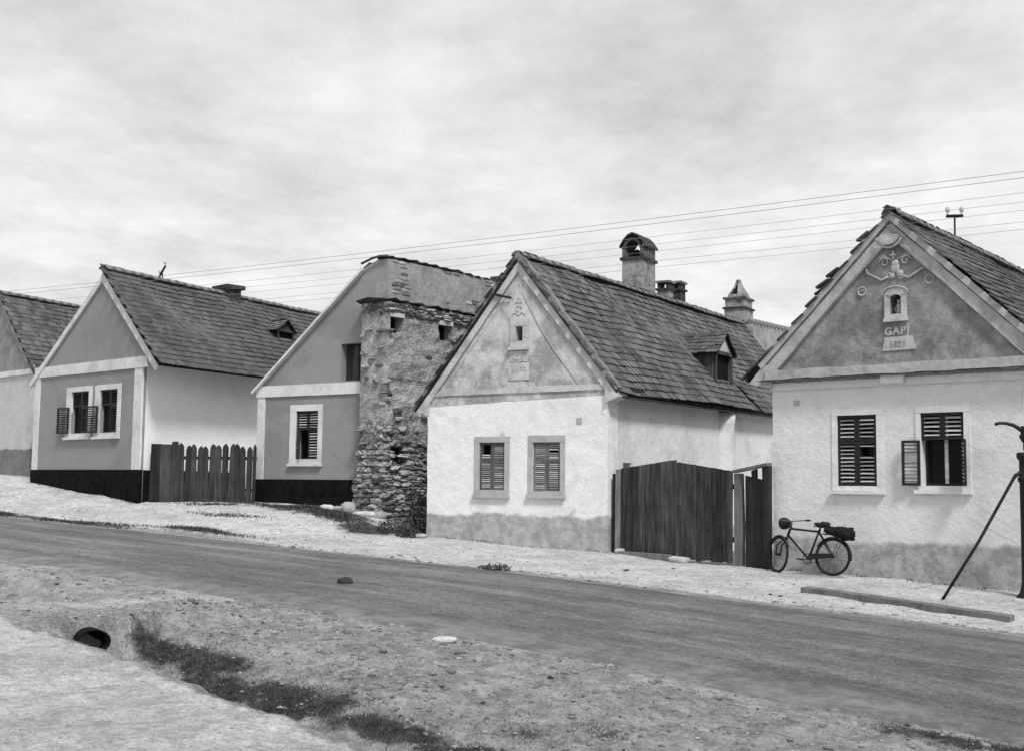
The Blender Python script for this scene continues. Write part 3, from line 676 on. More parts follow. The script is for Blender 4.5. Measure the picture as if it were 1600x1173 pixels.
# loft hatch: boarded, set deep
x0, z0, x1, z1 = ho2[1]; hb = MB()
hb.box(x0, x1, .22, .26, z0, z1); ht = hb.build('loft_hatch', M_dkwood, h2.root)
for k in range(3): MB().box(x0 + .05 + k * .21, x0 + .24 + k * .21, .19 + .005 * k, .219, z0 + .03, z1 - .03).build('board', M_board, ht)
slope(h2, 'roof', 3.72, 7.27, -.18, 4.14, 12, M_tile, 0, t0=.1, seed=31)
strip(h2, 'verge_board', M_trim, (-.17, -.1, 4.1), (3.62, -.1, 7.17), .11, .03, .3, (.35, 0, -.5), rough=.006)
mbv = MB().tube([(3.62, -.12, 7.28), (3.95, -.12, 7.38), (4.2, -.1, 7.43), (4.45, -.08, 7.42)], .03, 6); mbv.build('verge_mortar', M_soot, h2.root)
p = h2.P(3.75, 5.1, 0); chh = MB().box(p.x, p.x + .4, p.y, p.y + .4, 7, 7.6).build('chimney', M_soot, h2.root); MB().box(p.x - .05, p.x + .45, p.y - .05, p.y + .45, 7.6, 7.68).build('chimney_cap', M_soot, chh)

# ---- the ruined rubble wall between houses 2 and 3
rw = House('ruined_wall', (-3.725, 30.6), (.7669, -.6418), (.6157, .788), 'ruined rubble stone wall with small square holes, crumbling at its foot')
rw.root['category'] = 'ruin'
RT = 6.2; XW = .8
holes = [(.07, .46, 5.42, 5.8), (1.9, 2.34, 5.42, 5.8), (.22, .68, 2.2, 2.55)]
def rdisp(t, z, k):
    p = Vector((t * 1.0, z * 1.3, k)); d = .05 * noise.noise(p * 1.2) + .035 * noise.noise(p * 3.7) + .022 * abs(noise.noise(p * 9))
    if z < 3: d -= .05 * (3 - z) / 2
    return d
def batter(z): return .10 * max(0, (2.4 - z)) ** 1.2 * .8 if z < 2.4 else 0.
NZ, NT, NX = 96, 104, 16; ZB, ZT = .3, 6.2
def side_pt(i, j):
    t, z = -.0 + i * RT, ZB + j * (ZT - ZB); d = rdisp(t, z, 0) * (0 if i == 0 else 1)
    for k, (a, b_, c_, e_) in enumerate(holes):
        wob = .04 * noise.noise(Vector((t * 9, z * 9, k)))
        if a + wob < t < b_ + wob and c_ + wob < z < e_ + wob: d -= .95
    if 4.0 < z < 6.2: d += .035 * min(1, (z - 4.2 - .12 * noise.noise(Vector((t, 0, 5)))) * 12) if z > 4.2 + .12 * noise.noise(Vector((t, 0, 5))) else 0
    return rw.P(XW + d + batter(z) * .5, t, z)
def front_pt(i, j):
    x, z = i, ZB + j * (ZT - ZB); x0 = -.15 - batter(z) * .35 + .05 * noise.noise(Vector((0, z * 2, 9))) + .03 * noise.noise(Vector((0, z * 7, 9)))
    xe = side_pt(0, j)[0]; xx = x0 + (xe - x0) * x; y = -batter(z) * .4 + (rdisp(xx * 1.0 + 20, z, 4) if 0 < i < 1 else 0)
    if i == 1: return side_pt(0, j)
    return Vector((xx, -abs(y) * .8, z))
mr = MB(); mr.grid(front_pt, NX, NZ); mr.grid(side_pt, NT, NZ)
mr.grid(lambda i, j: (front_pt(0, j) + (rw.P(-.15, RT, 0) - Vector((-.15, 0, 0))) * i) if True else 0, 6, NZ, True)
mr.grid(lambda i, j: rw.P(-.15 + (XW + .15) * i, RT * j, 6.2), 4, 12)
def ruin_mat():
    m = Mat('rubble_masonry', .97); co = m.map((1, 1, 1.7)); dist = m.noise(3, 4, .6, co)
    vv = N(m.t, 'ShaderNodeVectorMath', operation='ADD'); m.l(co, vv.inputs[0]); sc = N(m.t, 'ShaderNodeVectorMath', operation='SCALE'); sc.inputs['Scale'].default_value = .25; nz = N(m.t, 'ShaderNodeTexNoise'); nz.inputs['Scale'].default_value = 3; m.l(co, nz.inputs[0]); m.l(nz.outputs[1], sc.inputs[0]); m.l(sc.outputs[0], vv.inputs[1])
    v1 = m.vor(5.5, 'F1', vv.outputs[0]); v2 = m.vor(5.5, 'DISTANCE_TO_EDGE', vv.outputs[0])
    sp = N(m.t, 'ShaderNodeSeparateColor'); m.l(v1.outputs['Color'], sp.inputs[0])
    st = m.mix(sp.outputs[0], .14, .4); st = m.mix(m.rng(v2.outputs['Distance'], .0, .07), .1, st)
    z = m.axis(2); pn = m.noise(1.3, 7, .68, m.map(loc=(3, 3, 3))); pl = m.mix(m.rng(m.noise(3, 7, .7), .35, .7), .46, .26)
    zf = m.rng(m.math('ADD', z, m.math('MULTIPLY', m.math('SUBTRACT', pn, .5), 5.0)), 2.7, 3.6); zt = m.rng(m.math('ADD', z, m.math('MULTIPLY', m.math('SUBTRACT', pn, .5), .5)), 5.85, 6.0, 1, 0)
    f = m.math('MULTIPLY', m.math('MULTIPLY', zf, zt), .93); c = m.mix(f, st, pl)
    n9 = m.noise(11, 6, .75); c = m.mixm(c, m.mix(m.rng(n9, .3, .7), 1.15, .6))
    c = m.mixm(c, m.mix(m.rng(m.noise(.8, 5, .6, m.map(loc=(7, 2, 1))), .4, .7), 1.05, .65))
    h = m.math('ADD', m.math('MULTIPLY', m.rng(v2.outputs['Distance'], 0, .12), m.mix(f, 1., .12)), m.math('MULTIPLY', n9, .5))
    return m.done(c, m.bump(h, .04))
body = mr.build('wall_core', ruin_mat(), rw.root, False); fixn(body.data)
rnd = random.Random(9)
msr = [MB().add(*blob(80 + i, 2, .5, .72)).mesh('stone', M_stone, False) for i in range(6)]
inh = lambda t, z: any(a - .03 < t < b_ + .03 and c_ - .03 < z < e_ + .03 for a, b_, c_, e_ in holes)
lst = [('s',) + q for q in rubble(None, None, None, -.02, 2.0, .75, 2.75, 0, (.14, .5), None, rnd, .05, .15, .93, skipf=inh)]
lst += [('f',) + q for q in rubble(None, None, None, -.12, .72, .8, 2.7, 0, (.14, .36), None, rnd, .07, .15, .9)]
lst += [('s',) + q for q in rubble(None, None, None, .0, 3.6, 5.9, 6.17, 0, (.18, .4), None, rnd, .05, .09, .95, skipf=inh)]
lst += [('s',) + q for q in rubble(None, None, None, .0, 3.2, 2.75, 5.9, 0, (.14, .3), None, rnd, .08, .16, .05, skipf=inh)]
lst += [('f',) + q for q in rubble(None, None, None, -.1, .72, 2.75, 6.1, 0, (.12, .3), None, rnd, .07, .14, .12)]
extra = MB(); ra = math.atan2(-rw.bx, rw.by); nst = 0
for k, (f_, t, z, L, hh) in enumerate(lst):
    pr = .05 + .05 * rnd.random() + (.03 if z < 2.2 else 0)
    jj = (z - ZB) / (ZT - ZB)
    if f_ == 's': base = side_pt(max(t, .01) / RT, jj); M = Matrix.Translation(base + Vector((-.02, 0, 0))) @ Matrix.Rotation(ra, 4, 'Z') @ Matrix.Diagonal((pr * 2.4, L * .98, hh * .98, 1))
    else:
        xx = (t + .15) / (XW + .15); base = front_pt(min(max(xx, .01), .99), jj); M = Matrix.Translation(base + Vector((0, .02, 0))) @ Matrix.Diagonal((L * .98, pr * 2.4, hh * .98, 1))
    M = M @ Matrix.Rotation(rnd.gauss(0, .06), 4, 'X')
    if nst < 300: inst('stone', msr[k % 6], rw.root, M); nst += 1
    else: extra.add([M @ Vector(p) for p in BLOB[k % 6][0]], BLOB[k % 6][1])
if extra.v: extra.build('rubble_stones', M_stone, rw.root, True, kind='stuff')
for (a, b_, c_, e_) in holes: o = MB().prism([rw.P(XW - .2, a, c_), rw.P(XW - .2, b_, c_), rw.P(XW - .2, b_, e_), rw.P(XW - .2, a, e_)], (-.05, 0, 0)).build('hole_shade_sheet', M_dark, rw.root)  # added black sheets paint deep shade into the wall holes
# lintels over the holes, top slabs, timber ledge stub
for (a, b_, c_, e_) in holes[:2]:
    inst('lintel', MB().box(-.5, .5, -.5, .5, -.5, .5).mesh('lintel', M_stoneL), rw.root, Matrix.Translation(side_pt((a + b_) / 2 / RT, (e_ + .06 - ZB) / (ZT - ZB)) + Vector((.0, 0, .0))) @ Matrix.Rotation(ra, 4, 'Z') @ Matrix.Diagonal((.1, b_ - a + .1, .11, 1)))
t = -.15
cmr = [MB().add(*blob(50 + i, 1, .25, .85)).mesh('coping_slab', M_soot) for i in range(3)]
while t < 5:
    L = rnd.uniform(.35, .6); inst('coping_slab', rnd.choice(cmr), rw.root, Matrix.Translation(rw.P(.42, t + L / 2, 6.24 + rnd.uniform(-.01, .01))) @ Matrix.Rotation(ra, 4, 'Z') @ Matrix.Diagonal((.95, L * 1.1, .08, 1))); t += L
inst('coping_slab', cmr[0], rw.root, Matrix.Translation((.12, .1, 6.27)) @ Matrix.Rotation(-.06, 4, 'Y') @ Matrix.Diagonal((.8, .6, .09, 1)))

# ---- house 3: white gable house in the middle
h3 = House('village_house', (-1.911, 28.0), (.8948, -.4464), (.515, .8572), 'white gabled house in the middle with two grey-framed louvred windows and peeling gable')
T3 = 14.1; XR3 = 4.43
slL3, slR3 = (6.79 - 3.35) / (2.29 + .36), (6.79 - 3.68) / (4.75 - 2.29)
zL3 = lambda x: 6.68 - (2.29 - x) * slL3; zR3 = lambda x: 6.68 - (x - 2.29) * slR3
op3 = [(1.34, 1.54, 1.98, 2.6), (2.67, 1.53, 3.33, 2.6)]
wall(h3, 'wall', (0, 0, 0), (1, 0, 0), (0, 1, 0), [(0, -.2), (4.5, -.3), (XR3, 1.0), (XR3, 3.6), (-.02, 3.42), (0, 1.)], [rect(q) for q in op3], .45, M_h3, .014)
wall(h3, 'gable', (0, 0, 0), (1, 0, 0), (0, 1, 0), [(-.02, 3.425), (XR3, 3.605), (XR3 + .06, zR3(XR3 + .06)), (2.29, 6.68), (-.06, zL3(-.06) + .02)], [rect((2.22, 4.85, 2.4, 5.18))], .45, M_h3g, .014)
b3 = h3.P(0, 1, 0)
wall(h3, 'wall', Vector((XR3, 0, 0)), b3, (-1, 0, 0), [(.47, -.2), (T3, -.2), (T3, 3.95), (.47, 3.85)], [rect((.78, 1.8, 1.2, 2.17))], .45, M_h3s, .02)
wall(h3, 'wall', Vector((XR3 + .015, 0, 0)), b3, (-1, 0, 0), [(.0, -.2), (.48, -.2), (.48, 3.6), (.0, 3.6)], [], .03, M_h3, .01)
MB().prism([h3.P(XR3 - .3, .7, 1.7), h3.P(XR3 - .3, 1.3, 1.7), h3.P(XR3 - .3, 1.3, 2.3), h3.P(XR3 - .3, .7, 2.3)], (-.02, 0, 0)).build('vent_back', M_dark, h3.root)
back_and_left(h3, 0, XR3, -.2, 3.3, 3.7, 2.29, 6.6, T3, M_h3s)
strip(h3, 'cornice_strip', M_h3r, (.1, 0, 3.66), (4.5, 0, 3.72), .13, .03, .02, (0, 0, 1), rough=.012)
strip(h3, 'rake_trim', M_h3r, (-.33, -.02, 3.29), (2.29, -.02, 6.7), .2, .045, .03, (.7, 0, -.45), rough=.015)
strip(h3, 'rake_trim', M_h3r, (4.72, -.02, 3.6), (2.29, -.02, 6.7), .22, .045, .03, (-.7, 0, -.45), rough=.03)
for a in ((.42, 3.85, 2.02, 5.95), (4.25, 3.87, 2.52, 6.05)): strip(h3, 'gable_moulding', M_h3r, (a[0], 0, a[1]), (a[2], 0, a[3]), .03, .014, .01, (.7 if a[0] < 2 else -.7, 0, -.4), rough=.006)
# knob of mortar at both eave corners
MB().prism([(-.3, -.08, 3.3), (0.02, -.08, 3.25), (.06, -.08, 3.6), (.0, -.08, 3.72)], (0, .5, 0)).build('eave_corbel', M_h3r, h3.root)
MB().prism([(4.4, -.09, 3.42), (4.74, -.09, 3.56), (4.7, -.09, 3.7), (4.42, -.09, 3.98)], (0, .5, 0)).build('eave_corbel', M_h3r, h3.root)
fr3 = [(1.22, 1.4, 2.1, 2.73), (2.56, 1.41, 3.45, 2.75)]
for k in (0, 1):
    x0, z0, x1, z1 = op3[k]; f = fr3[k]
    surround(h3, f[0], f[2], f[1], f[3], x0, x1, z0, z1, M_frame3, .025); window(h3, x0, x1, z0, z1, .2)
    xm = (x0 + x1) / 2; zm = z0 + (z1 - z0) * .62
    if k == 0: leaf(h3, x0, xm, zm, z1, .03, 7, M_sh3f, M_sh3s, 'l', 0, gone=range(2, 7), seed=5)
    else: leaf(h3, x0, xm, zm, z1, .03, 7, M_sh3f, M_sh3s, 'l', 0, seed=6)
    leaf(h3, xm, x1, zm, z1, .03, 7, M_sh3f, M_sh3s, 'r', 0, seed=7 + k, gone=(3,) if k else ())
    leaf(h3, x0, xm, z0, zm, .03, 13, M_sh3f, M_sh3s, 'l', 0, seed=9 + k); leaf(h3, xm, x1, z0, zm, .03, 13, M_sh3f, M_sh3s, 'r', 0, seed=11 + k)
# niche, its frame, monogram and date plaque
surround(h3, 2.09, 2.54, 4.68, 5.33, 2.22, 2.4, 4.85, 5.18, M_h3r, .03, 'niche_frame')
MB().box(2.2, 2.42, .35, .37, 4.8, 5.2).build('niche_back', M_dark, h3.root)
pq = MB(); pq.box(2.05, 2.56, -.022, .02, 3.98, 4.36); pq.box(2.08, 2.53, -.018, .02, 4.38, 4.62); pq.build('date_plaque', M_h3r, h3.root)
text(h3, '1866', 2.31, 4.18, .17, M_h3g, .006, -.024); text(h3, 'C J', 2.31, 4.43, .17, M_h3r, .01, -.024)
orn = MB(); orn.tube([(2.29, -.012, 5.42), (2.29, -.012, 5.86)], .012, 6); orn.tube([(2.2, -.012, 5.72), (2.38, -.012, 5.72)], .012, 6)
orn.tube([(2.29 + .08 * math.cos(a_ * .4), -.012, 5.58 + .06 * math.sin(a_ * .4)) for a_ in range(12)], .012, 6); orn.tube([(2.12, -.012, 5.44), (2.2, -.012, 5.5), (2.29, -.012, 5.43), (2.38, -.012, 5.5), (2.46, -.012, 5.44)], .012, 6)
orn.build('monogram_relief', M_h3g, h3.root)
MB().tube([(1.72, -.12, 5.92), (2.12, -.06, 5.82)], .03, 6).build('iron_bracket', M_iron, h3.root)
mc = MB(); mc.tube([(2.36, -.01, 5.95), (2.75, -.012, 5.25), (3.1, -.012, 4.7), (3.4, -.012, 4.3), (3.75, -.012, 3.85)], [.008, .014, .012, .012, .006], 6); mc.build('diagonal_cable', M_frame3, h3.root)
MB().box(3.72, 3.84, -.02, .02, 3.0, 3.12).build('wall_patch', M_frame3, h3.root)
def skip3(t, up, Ls):     # broken strip near the wing joint
    return abs(t - (7.95 + (up < 1.0) * (1.0 - up) * .75)) < .2 and up < 1.0
rf3 = slope(h3, 'roof', 2.29, 6.79, 4.75, 3.68, T3, M_tile, 300, t0=-.1, kz=.012, seed=41, wav=.05, ridge=True, skip=skip3)
slope(h3, 'roof', 2.29, 6.79, -.36, 3.35, T3, M_tile, 0, t0=-.1, kz=.012, seed=42)
strip(h3, 'verge_mortar', M_ridge, (-.4, -.06, 3.36), (2.27, -.06, 6.8), .07, .05, .12, (.7, 0, -.45), rough=.05)
strip(h3, 'verge_mortar', M_ridge, (4.76, -.06, 3.76), (2.31, -.06, 6.86), .15, .05, .14, (-.7, 0, -.45), rough=.06)
mbe = MB(); q = [h3.P(XR3 + .02, .1, 3.66), h3.P(4.74, .1, 3.58), h3.P(4.74, T3, 3.74), h3.P(XR3 + .02, T3, 3.8)]
mbe.prism(q, (0, 0, -.05)); mbe.build('eave_board', M_eave, h3.root)
# buttress
pb = MB(); pts = []
for k in range(9):
    a_ = math.pi * k / 8; pts.append((math.cos(a_) * .36, math.sin(a_) * .3))
for zz in range(14):
    z = -.2 + zz * (3.6 + .2) / 13
    for (tt, oo) in pts:
        sc = 1.05 - .15 * z / 3.6 + .05 * noise.noise(Vector((tt * 3, z * 2, 1))) + (.12 if z > 3.4 else 0)
        pb.v.append(tuple(h3.P(XR3 - .02 + oo * sc, 6.85 + tt * sc, z)))
for zz in range(13):
    for k in range(8): q = zz * 9 + k; pb.f.append((q, q + 1, q + 10, q + 9))
pb.f.append(tuple(range(13 * 9, 14 * 9))); pb.build('buttress', M_h3s, h3.root, True)
dm3 = dormer(h3, 4.32, 6.55, 7.75, 4.12, 5.22, 5.74, 3.0, M_board, gmat=M_h3r)
def chimney_body(Hs, x0, x1, t0, t1, z0, z1, mat, name='chimney', col=None):
    P = Hs.P; m = MB(); n = 7
    lv = []
    for k in range(n + 1):
        z = z0 + (z1 - z0) * k / n; j = lambda s_: .012 * noise.noise(Vector((z * 4, s_, x0)))
        lv.append([P(x0 + j(1), t0 + j(2), z), P(x1 + j(3), t0 + j(4), z), P(x1 + j(5), t1 + j(6), z), P(x0 + j(7), t1 + j(8), z)])
    m.v = [tuple(p) for l in lv for p in l]
    for k in range(n):
        for s_ in range(4): m.f.append((k * 4 + s_, k * 4 + (s_ + 1) % 4, k * 4 + 4 + (s_ + 1) % 4, k * 4 + 4 + s_))
    m.f += [(3, 2, 1, 0), tuple(n * 4 + s_ for s_ in range(4))]
    o = m.build(name, mat, Hs.root); fixn(o.data); return o
def ring(Hs, par, x0, x1, t0, t1, z0, z1, g, mat, name='collar'):
    P = Hs.P; m = MB().prism([P(x0 - g, t0 - g, z0), P(x1 + g, t0 - g, z0), P(x1 + g, t1 + g, z0), P(x0 - g, t1 + g, z0)], (0, 0, z1 - z0)); return m.build(name, mat, par)
# tall hooded chimney
X0, X1, Ta, Tb = 1.61, 2.22, 6.73, 7.54
cb_ = chimney_body(h3, X0, X1, Ta, Tb, 5.7, 7.84, M_chim)
ring(h3, cb_, X0, X1, Ta, Tb, 7.84, 7.92, .05, M_soot)
sw = MB(); P = h3.P
for (a, b_) in ((X0, X0 + .09), (X1 - .09, X1)): sw.prism([P(a, Ta, 7.92), P(b_, Ta, 7.92), P(b_, Tb, 7.92), P(a, Tb, 7.92)], (0, 0, .32))
sw.prism([P(X1 - .3, Tb - .1, 7.92), P(X1 - .09, Tb - .1, 7.92), P(X1 - .09, Tb - .1, 8.24)], P(0, .1, 0)); sw.prism([P(X0 + .09, Tb - .1, 7.92), P(X0 + .34, Tb - .1, 7.92), P(X0 + .3, Tb - .1, 8.18), P(X0 + .09, Tb - .1, 8.28)], P(0, .1, 0))
sw.build('hood_wall', M_sootl, cb_)
hd = MB(); xm = (X0 + X1) / 2
hpf = [(0, 8.55), (.13, 8.5), (.25, 8.38), (.37, 8.19)]
for sgn in (-1, 1):
    for (xa_, za_), (xb_, zb_) in zip(hpf, hpf[1:]):
        a = P(xm + sgn * xa_, Ta - .05, za_); b_ = P(xm + sgn * xb_, Ta - .05, zb_); bk = P(0, Tb - Ta + .1, 0); hd.prism([a, b_, b_ + bk, a + bk], (0, 0, .055))
hd.build('hood', M_soot, cb_)
ar = MB()      # arch ring at the mouth
ap = [(math.cos(math.pi * k / 8), math.sin(math.pi * k / 8)) for k in range(9)]
for k in range(8):
    c0, s0 = ap[k]; c1, s1 = ap[k + 1]
    q = [P(xm + c0 * .2, Ta - .01, 8.16 + s0 * .22), P(xm + c1 * .2, Ta - .01, 8.16 + s1 * .22), P(xm + c1 * .275, Ta - .01, 8.18 + s1 * .3), P(xm + c0 * .275, Ta - .01, 8.18 + s0 * .3)]; ar.prism(q, P(0, .12, 0))
ar.build('arch', M_soot, cb_)
for (s0, s1, ta, tb, zt, zc) in ((1.75, 2.1, 8.76, 9.08, 7.44, 7.35), (1.83, 2.1, 9.59, 9.97, 7.63, 7.46)):
    cc = chimney_body(h3, s0, s1, ta, tb, 6.2, zc - .06, M_soot if s0 > 1.8 else M_chim); ring(h3, cc, s0, s1, ta, tb, zc - .06, zc, .05, M_soot)
    chimney_w = MB(); [chimney_w.prism([P(a, ta, zc), P(a + .09, ta, zc), P(a + .09, tb, zc), P(a, tb, zc)], (0, 0, .16)) for a in (s0, s1 - .09)]; chimney_w.build('hood_wall', M_soot, cc)
    ring(h3, cc, s0, s1, ta, tb, zc + .16, zc + .22, .05, M_ridge, 'chimney_cap')
# ---- rear house with firewall and broken chimney
h5 = House('rear_house', (-1.911, 28.0), (.8948, -.4464), (.515, .8572), 'low rear building showing a pale coped firewall and a broken cone-topped chimney')
wall(h5, 'firewall', h5.P(2.6, 0, 0), b3, (-1, 0, 0), [(14.35, 2), (21, 2), (21, 7.3), (18, 7.18), (14.35, 7.02)], [], .35, M_h2side, .03)
cpm = MB().add(*blob(70, 1, .2, .85)).mesh('coping_stone', M_chim); t = 14.3; rnd = random.Random(4)
f5 = [o for o in h5.root.children if o.name.startswith('firewall')][0]
while t < 21:
    L = rnd.uniform(.3, .42); inst('coping_stone', cpm, f5, Matrix.Translation(h5.P(2.42, t + L / 2, 7.06 + (t - 14.3) * .045)) @ Matrix.Rotation(math.atan2(-h5.bx, h5.by), 4, 'Z') @ Matrix.Diagonal((.5, L * .93, .2, 1))); t += L
MB().prism([h5.P(2.3, 14.4, 2), h5.P(-2, 14.4, 2), h5.P(-2, 21, 2), h5.P(2.3, 21, 2)], (0, 0, 3.6)).build('wall', M_h2side, h5.root)
c5 = chimney_body(h5, 1.53, 2.2, 14.65, 15.5, 5.5, 7.54, M_chim)
ring(h5, c5, 1.53, 2.2, 14.65, 15.5, 7.54, 7.60, .05, M_soot)
ring(h5, c5, 1.55, 2.18, 14.67, 15.48, 7.60, 7.86, 0, M_chim, 'neck'); ring(h5, c5, 1.53, 2.2, 14.65, 15.5, 7.86, 7.93, .04, M_sootl)
cn = MB(); xm, tm = 1.865, 15.07; seg = 14
for k, (r, z) in enumerate([(.36, 7.93), (.34, 8.04), (.27, 8.14), (.19, 8.27), (.12, 8.42), (.07, 8.56)]):
    for s_ in range(seg):
        a_ = 2 * math.pi * s_ / seg; rr = r * (1 + .22 * noise.noise(Vector((math.cos(a_) * 2, math.sin(a_) * 2, z * 3)))); cn.v.append(tuple(h5.P(xm + math.cos(a_) * rr, tm + math.sin(a_) * rr, z)))
for k in range(5):
    for s_ in range(seg):
        if k in (1, 2, 3, 4) and s_ in (9, 10) or (k in (1, 2) and s_ == 8): continue
        j = (s_ + 1) % seg; cn.f.append((k * seg + s_, k * seg + j, k * seg + seg + j, k * seg + seg + s_))
cn.f.append(tuple(5 * seg + s_ for s_ in range(seg)))
co_ = cn.build('broken_cone', M_chim, c5); sm_ = co_.modifiers.new('t', 'SOLIDIFY'); sm_.thickness = .05

# ---- house 4: right house with relief gable
h4 = House('village_house', (4.957, 23.0), (.7553, -.6554), (.6157, .788), 'pale gabled house at the right with stucco relief, arched niche and projecting cornice')
T4 = 13.; XR4 = 4.95; slL4 = (6.62 - 3.72) / (2.4 + .58)
zL4 = lambda x: 6.47 - (2.4 - x) * slL4; zR4 = lambda x: 6.47 - (x - 2.4) * slL4
op4 = [(1.3, 1.7, 2.05, 2.97), (2.86, 1.71, 3.61, 2.97)]
wall(h4, 'wall', (0, 0, 0), (1, 0, 0), (0, 1, 0), [(0, -.5), (XR4, -.6), (XR4, 3.7), (-.01, 3.7)], [rect(q) for q in op4], .5, M_h4, .014)
arch = [(2.35, 4.74), (2.55, 4.74), (2.55, 5.02), (2.52, 5.06), (2.45, 5.085), (2.38, 5.06), (2.35, 5.02)]
wall(h4, 'gable', (0, 0, 0), (1, 0, 0), (0, 1, 0), [(-.01, 3.705), (XR4, 3.705), (XR4, zR4(XR4)), (2.4, 6.47), (-.01, zL4(-.01))], [arch], .5, M_h4g, .012)
b4 = h4.P(0, 1, 0)
wall(h4, 'wall', (XR4, 0, 0), b4, (-1, 0, 0), [(.52, -.6), (T4, -.6), (T4, 3.9), (.52, 3.9)], [], .45, M_h4)
wall(h4, 'wall', (XR4 + .015, 0, 0), b4, (-1, 0, 0), [(0, -.6), (.53, -.6), (.53, 3.7), (0, 3.7)], [], .03, M_h4)
back_and_left(h4, 0, XR4, -.3, 3.75, 3.75, 2.4, 6.3, T4, M_h4)
wall(h4, 'wall', (-.012, 0, 0), b4, (1, 0, 0), [(0, -.5), (.33, -.5), (.33, 3.7), (0, 3.7)], [], .03, M_h4)
MB().prism([(-.46, -.1, 3.63), (0.02, -.1, 3.5), (.08, -.1, 3.9), (-.14, -.1, 3.98)], (0, .6, 0)).build('eave_corbel', M_h4r, h4.root)
# horizontal cornice: band, dark tile ledge, lower moulding
strip(h4, 'cornice', M_h4r, (-.1, 0, 3.68), (XR4 + .1, 0, 3.68), .17, .14, .02, (0, 0, 1), n=40, rough=.014)
strip(h4, 'cornice_moulding', M_h4, (-.03, 0, 3.48), (XR4 + .03, 0, 3.47), .13, .07, .02, (0, 0, 1), n=40, rough=.008)
ct = MB(); rnd = random.Random(8); tl = [MB().prism([(0, 0, 0), (.17, 0, 0), (.17, .26, 0), (0, .26, 0)], (0, 0, .02)).mesh('cornice_tile', M_tile)]
corn = [o for o in h4.root.children if o.name.startswith('cornice')][0]
x = -.2
while x < XR4 + .1:
    inst('cornice_tile', tl[0], corn, Matrix.Translation((x, -.23 + rnd.uniform(-.012, .012), 3.635 + rnd.uniform(-.006, .006))) @ Matrix.Rotation(.09, 4, 'X') @ Matrix.Rotation(rnd.gauss(0, .03), 4, 'Z')); x += .178
strip(h4, 'corbel', M_h4, (2.2, 0, 3.5), (2.62, 0, 3.5), .14, .16, .02, (0, 0, 1), n=8)
for sgn in (-1, 1):
    X = lambda d: 2.4 + sgn * d
    strip(h4, 'rake_cornice', M_h4r, (X(2.62 if sgn < 0 else 2.62), -.0, 3.84), (X(.0), -.0, 6.5 - .12), .2, .07, .02, (-sgn * .68, 0, -.7), n=40, rough=.012)
    strip(h4, 'rake_moulding', M_h4r, (X(2.32), -.0, 3.86), (X(.26), -.0, 5.96), .035, .085, .02, (-sgn * .68, 0, -.7), n=40, rough=.012)
    strip(h4, 'rake_moulding', M_h4r, (X(2.66), -.0, 3.97), (X(.0), -.0, 6.57), .11, .12, .02, (-sgn * .68, 0, -.7), n=40, rough=.012)
# shell under the apex
sh = MB()
for k in range(11):
    a_ = math.radians(200 + k * 14); sh.tube([(2.4 + .03 * math.cos(a_), -.15, 6.16 + .03 * math.sin(a_)), (2.4 + .2 * math.cos(a_), -.17, 6.16 + .2 * math.sin(a_))], [.008, .024], 6)
sh.tube([(2.4 + .25 * math.cos(math.radians(195 + k * 15)), -.14, 6.17 + .25 * math.sin(math.radians(195 + k * 15))) for k in range(11)], .02, 6)
sh.build('shell_relief', M_h4r, h4.root)
# scrolls and cross above the niche
sc_ = MB()
def spiral(cx, cz, r0, turns, a0, sgn, n=16, rad=.016): return [(cx + r0 * (1 - k / n * .8) * math.cos(a0 + sgn * turns * 2 * math.pi * k / n), -.015, cz + r0 * (1 - k / n * .8) * math.sin(a0 + sgn * turns * 2 * math.pi * k / n)) for k in range(n + 1)]
for sg in (-1, 1):
    cx = 2.45 + sg * .38; sc_.tube([(2.45 + sg * .12, -.015, 5.42), (2.45 + sg * .25, -.02, 5.36), (2.45 + sg * .4, -.02, 5.45), (2.45 + sg * .52, -.015, 5.52), (2.45 + sg * .55, -.015, 5.62)], .022, 6)
    sc_.tube(spiral(2.45 + sg * .2, 5.68, .1, 1.2, 0 if sg > 0 else math.pi, sg), .018, 6); sc_.tube(spiral(2.45 + sg * .1, 5.42, .07, 1.1, 0, -sg), .016, 6)
    sc_.tube([(2.45 + sg * .05, -.015, 5.7), (2.45 + sg * .2, -.015, 5.8), (2.45 + sg * .34, -.015, 5.76)], .014, 6)
sc_.tube([(2.42, -.02, 5.86), (2.42, -.02, 5.7)], .018, 6); sc_.tube([(2.36, -.02, 5.8), (2.48, -.02, 5.8)], .018, 6)
for (dx, dz, r) in ((0, 5.55, .08), (-.06, 5.42, .05), (.09, 5.45, .06), (0, 5.64, .06)):
    vs, fs = BLOB[2]; sc_.add([(2.45 + dx + p.x * r * 2, -.005 + p.y * .07, dz + p.z * r * 2) for p in vs], fs)
sc_.build('scroll_relief', M_h4r, h4.root, True)
for (cx, cz) in ((1.82, 5.2), (3.07, 5.3), (2.3, 6.42)):
    if cz < 6: MB().tube([(cx + .075 * math.cos(k * .5236), -.01, cz + .075 * math.sin(k * .5236)) for k in range(12)], .02, 6, closed=True).tube(spiral(cx, cz, .04, .8, 0, 1, 8), .012, 6).build('rosette', M_h4r, h4.root)
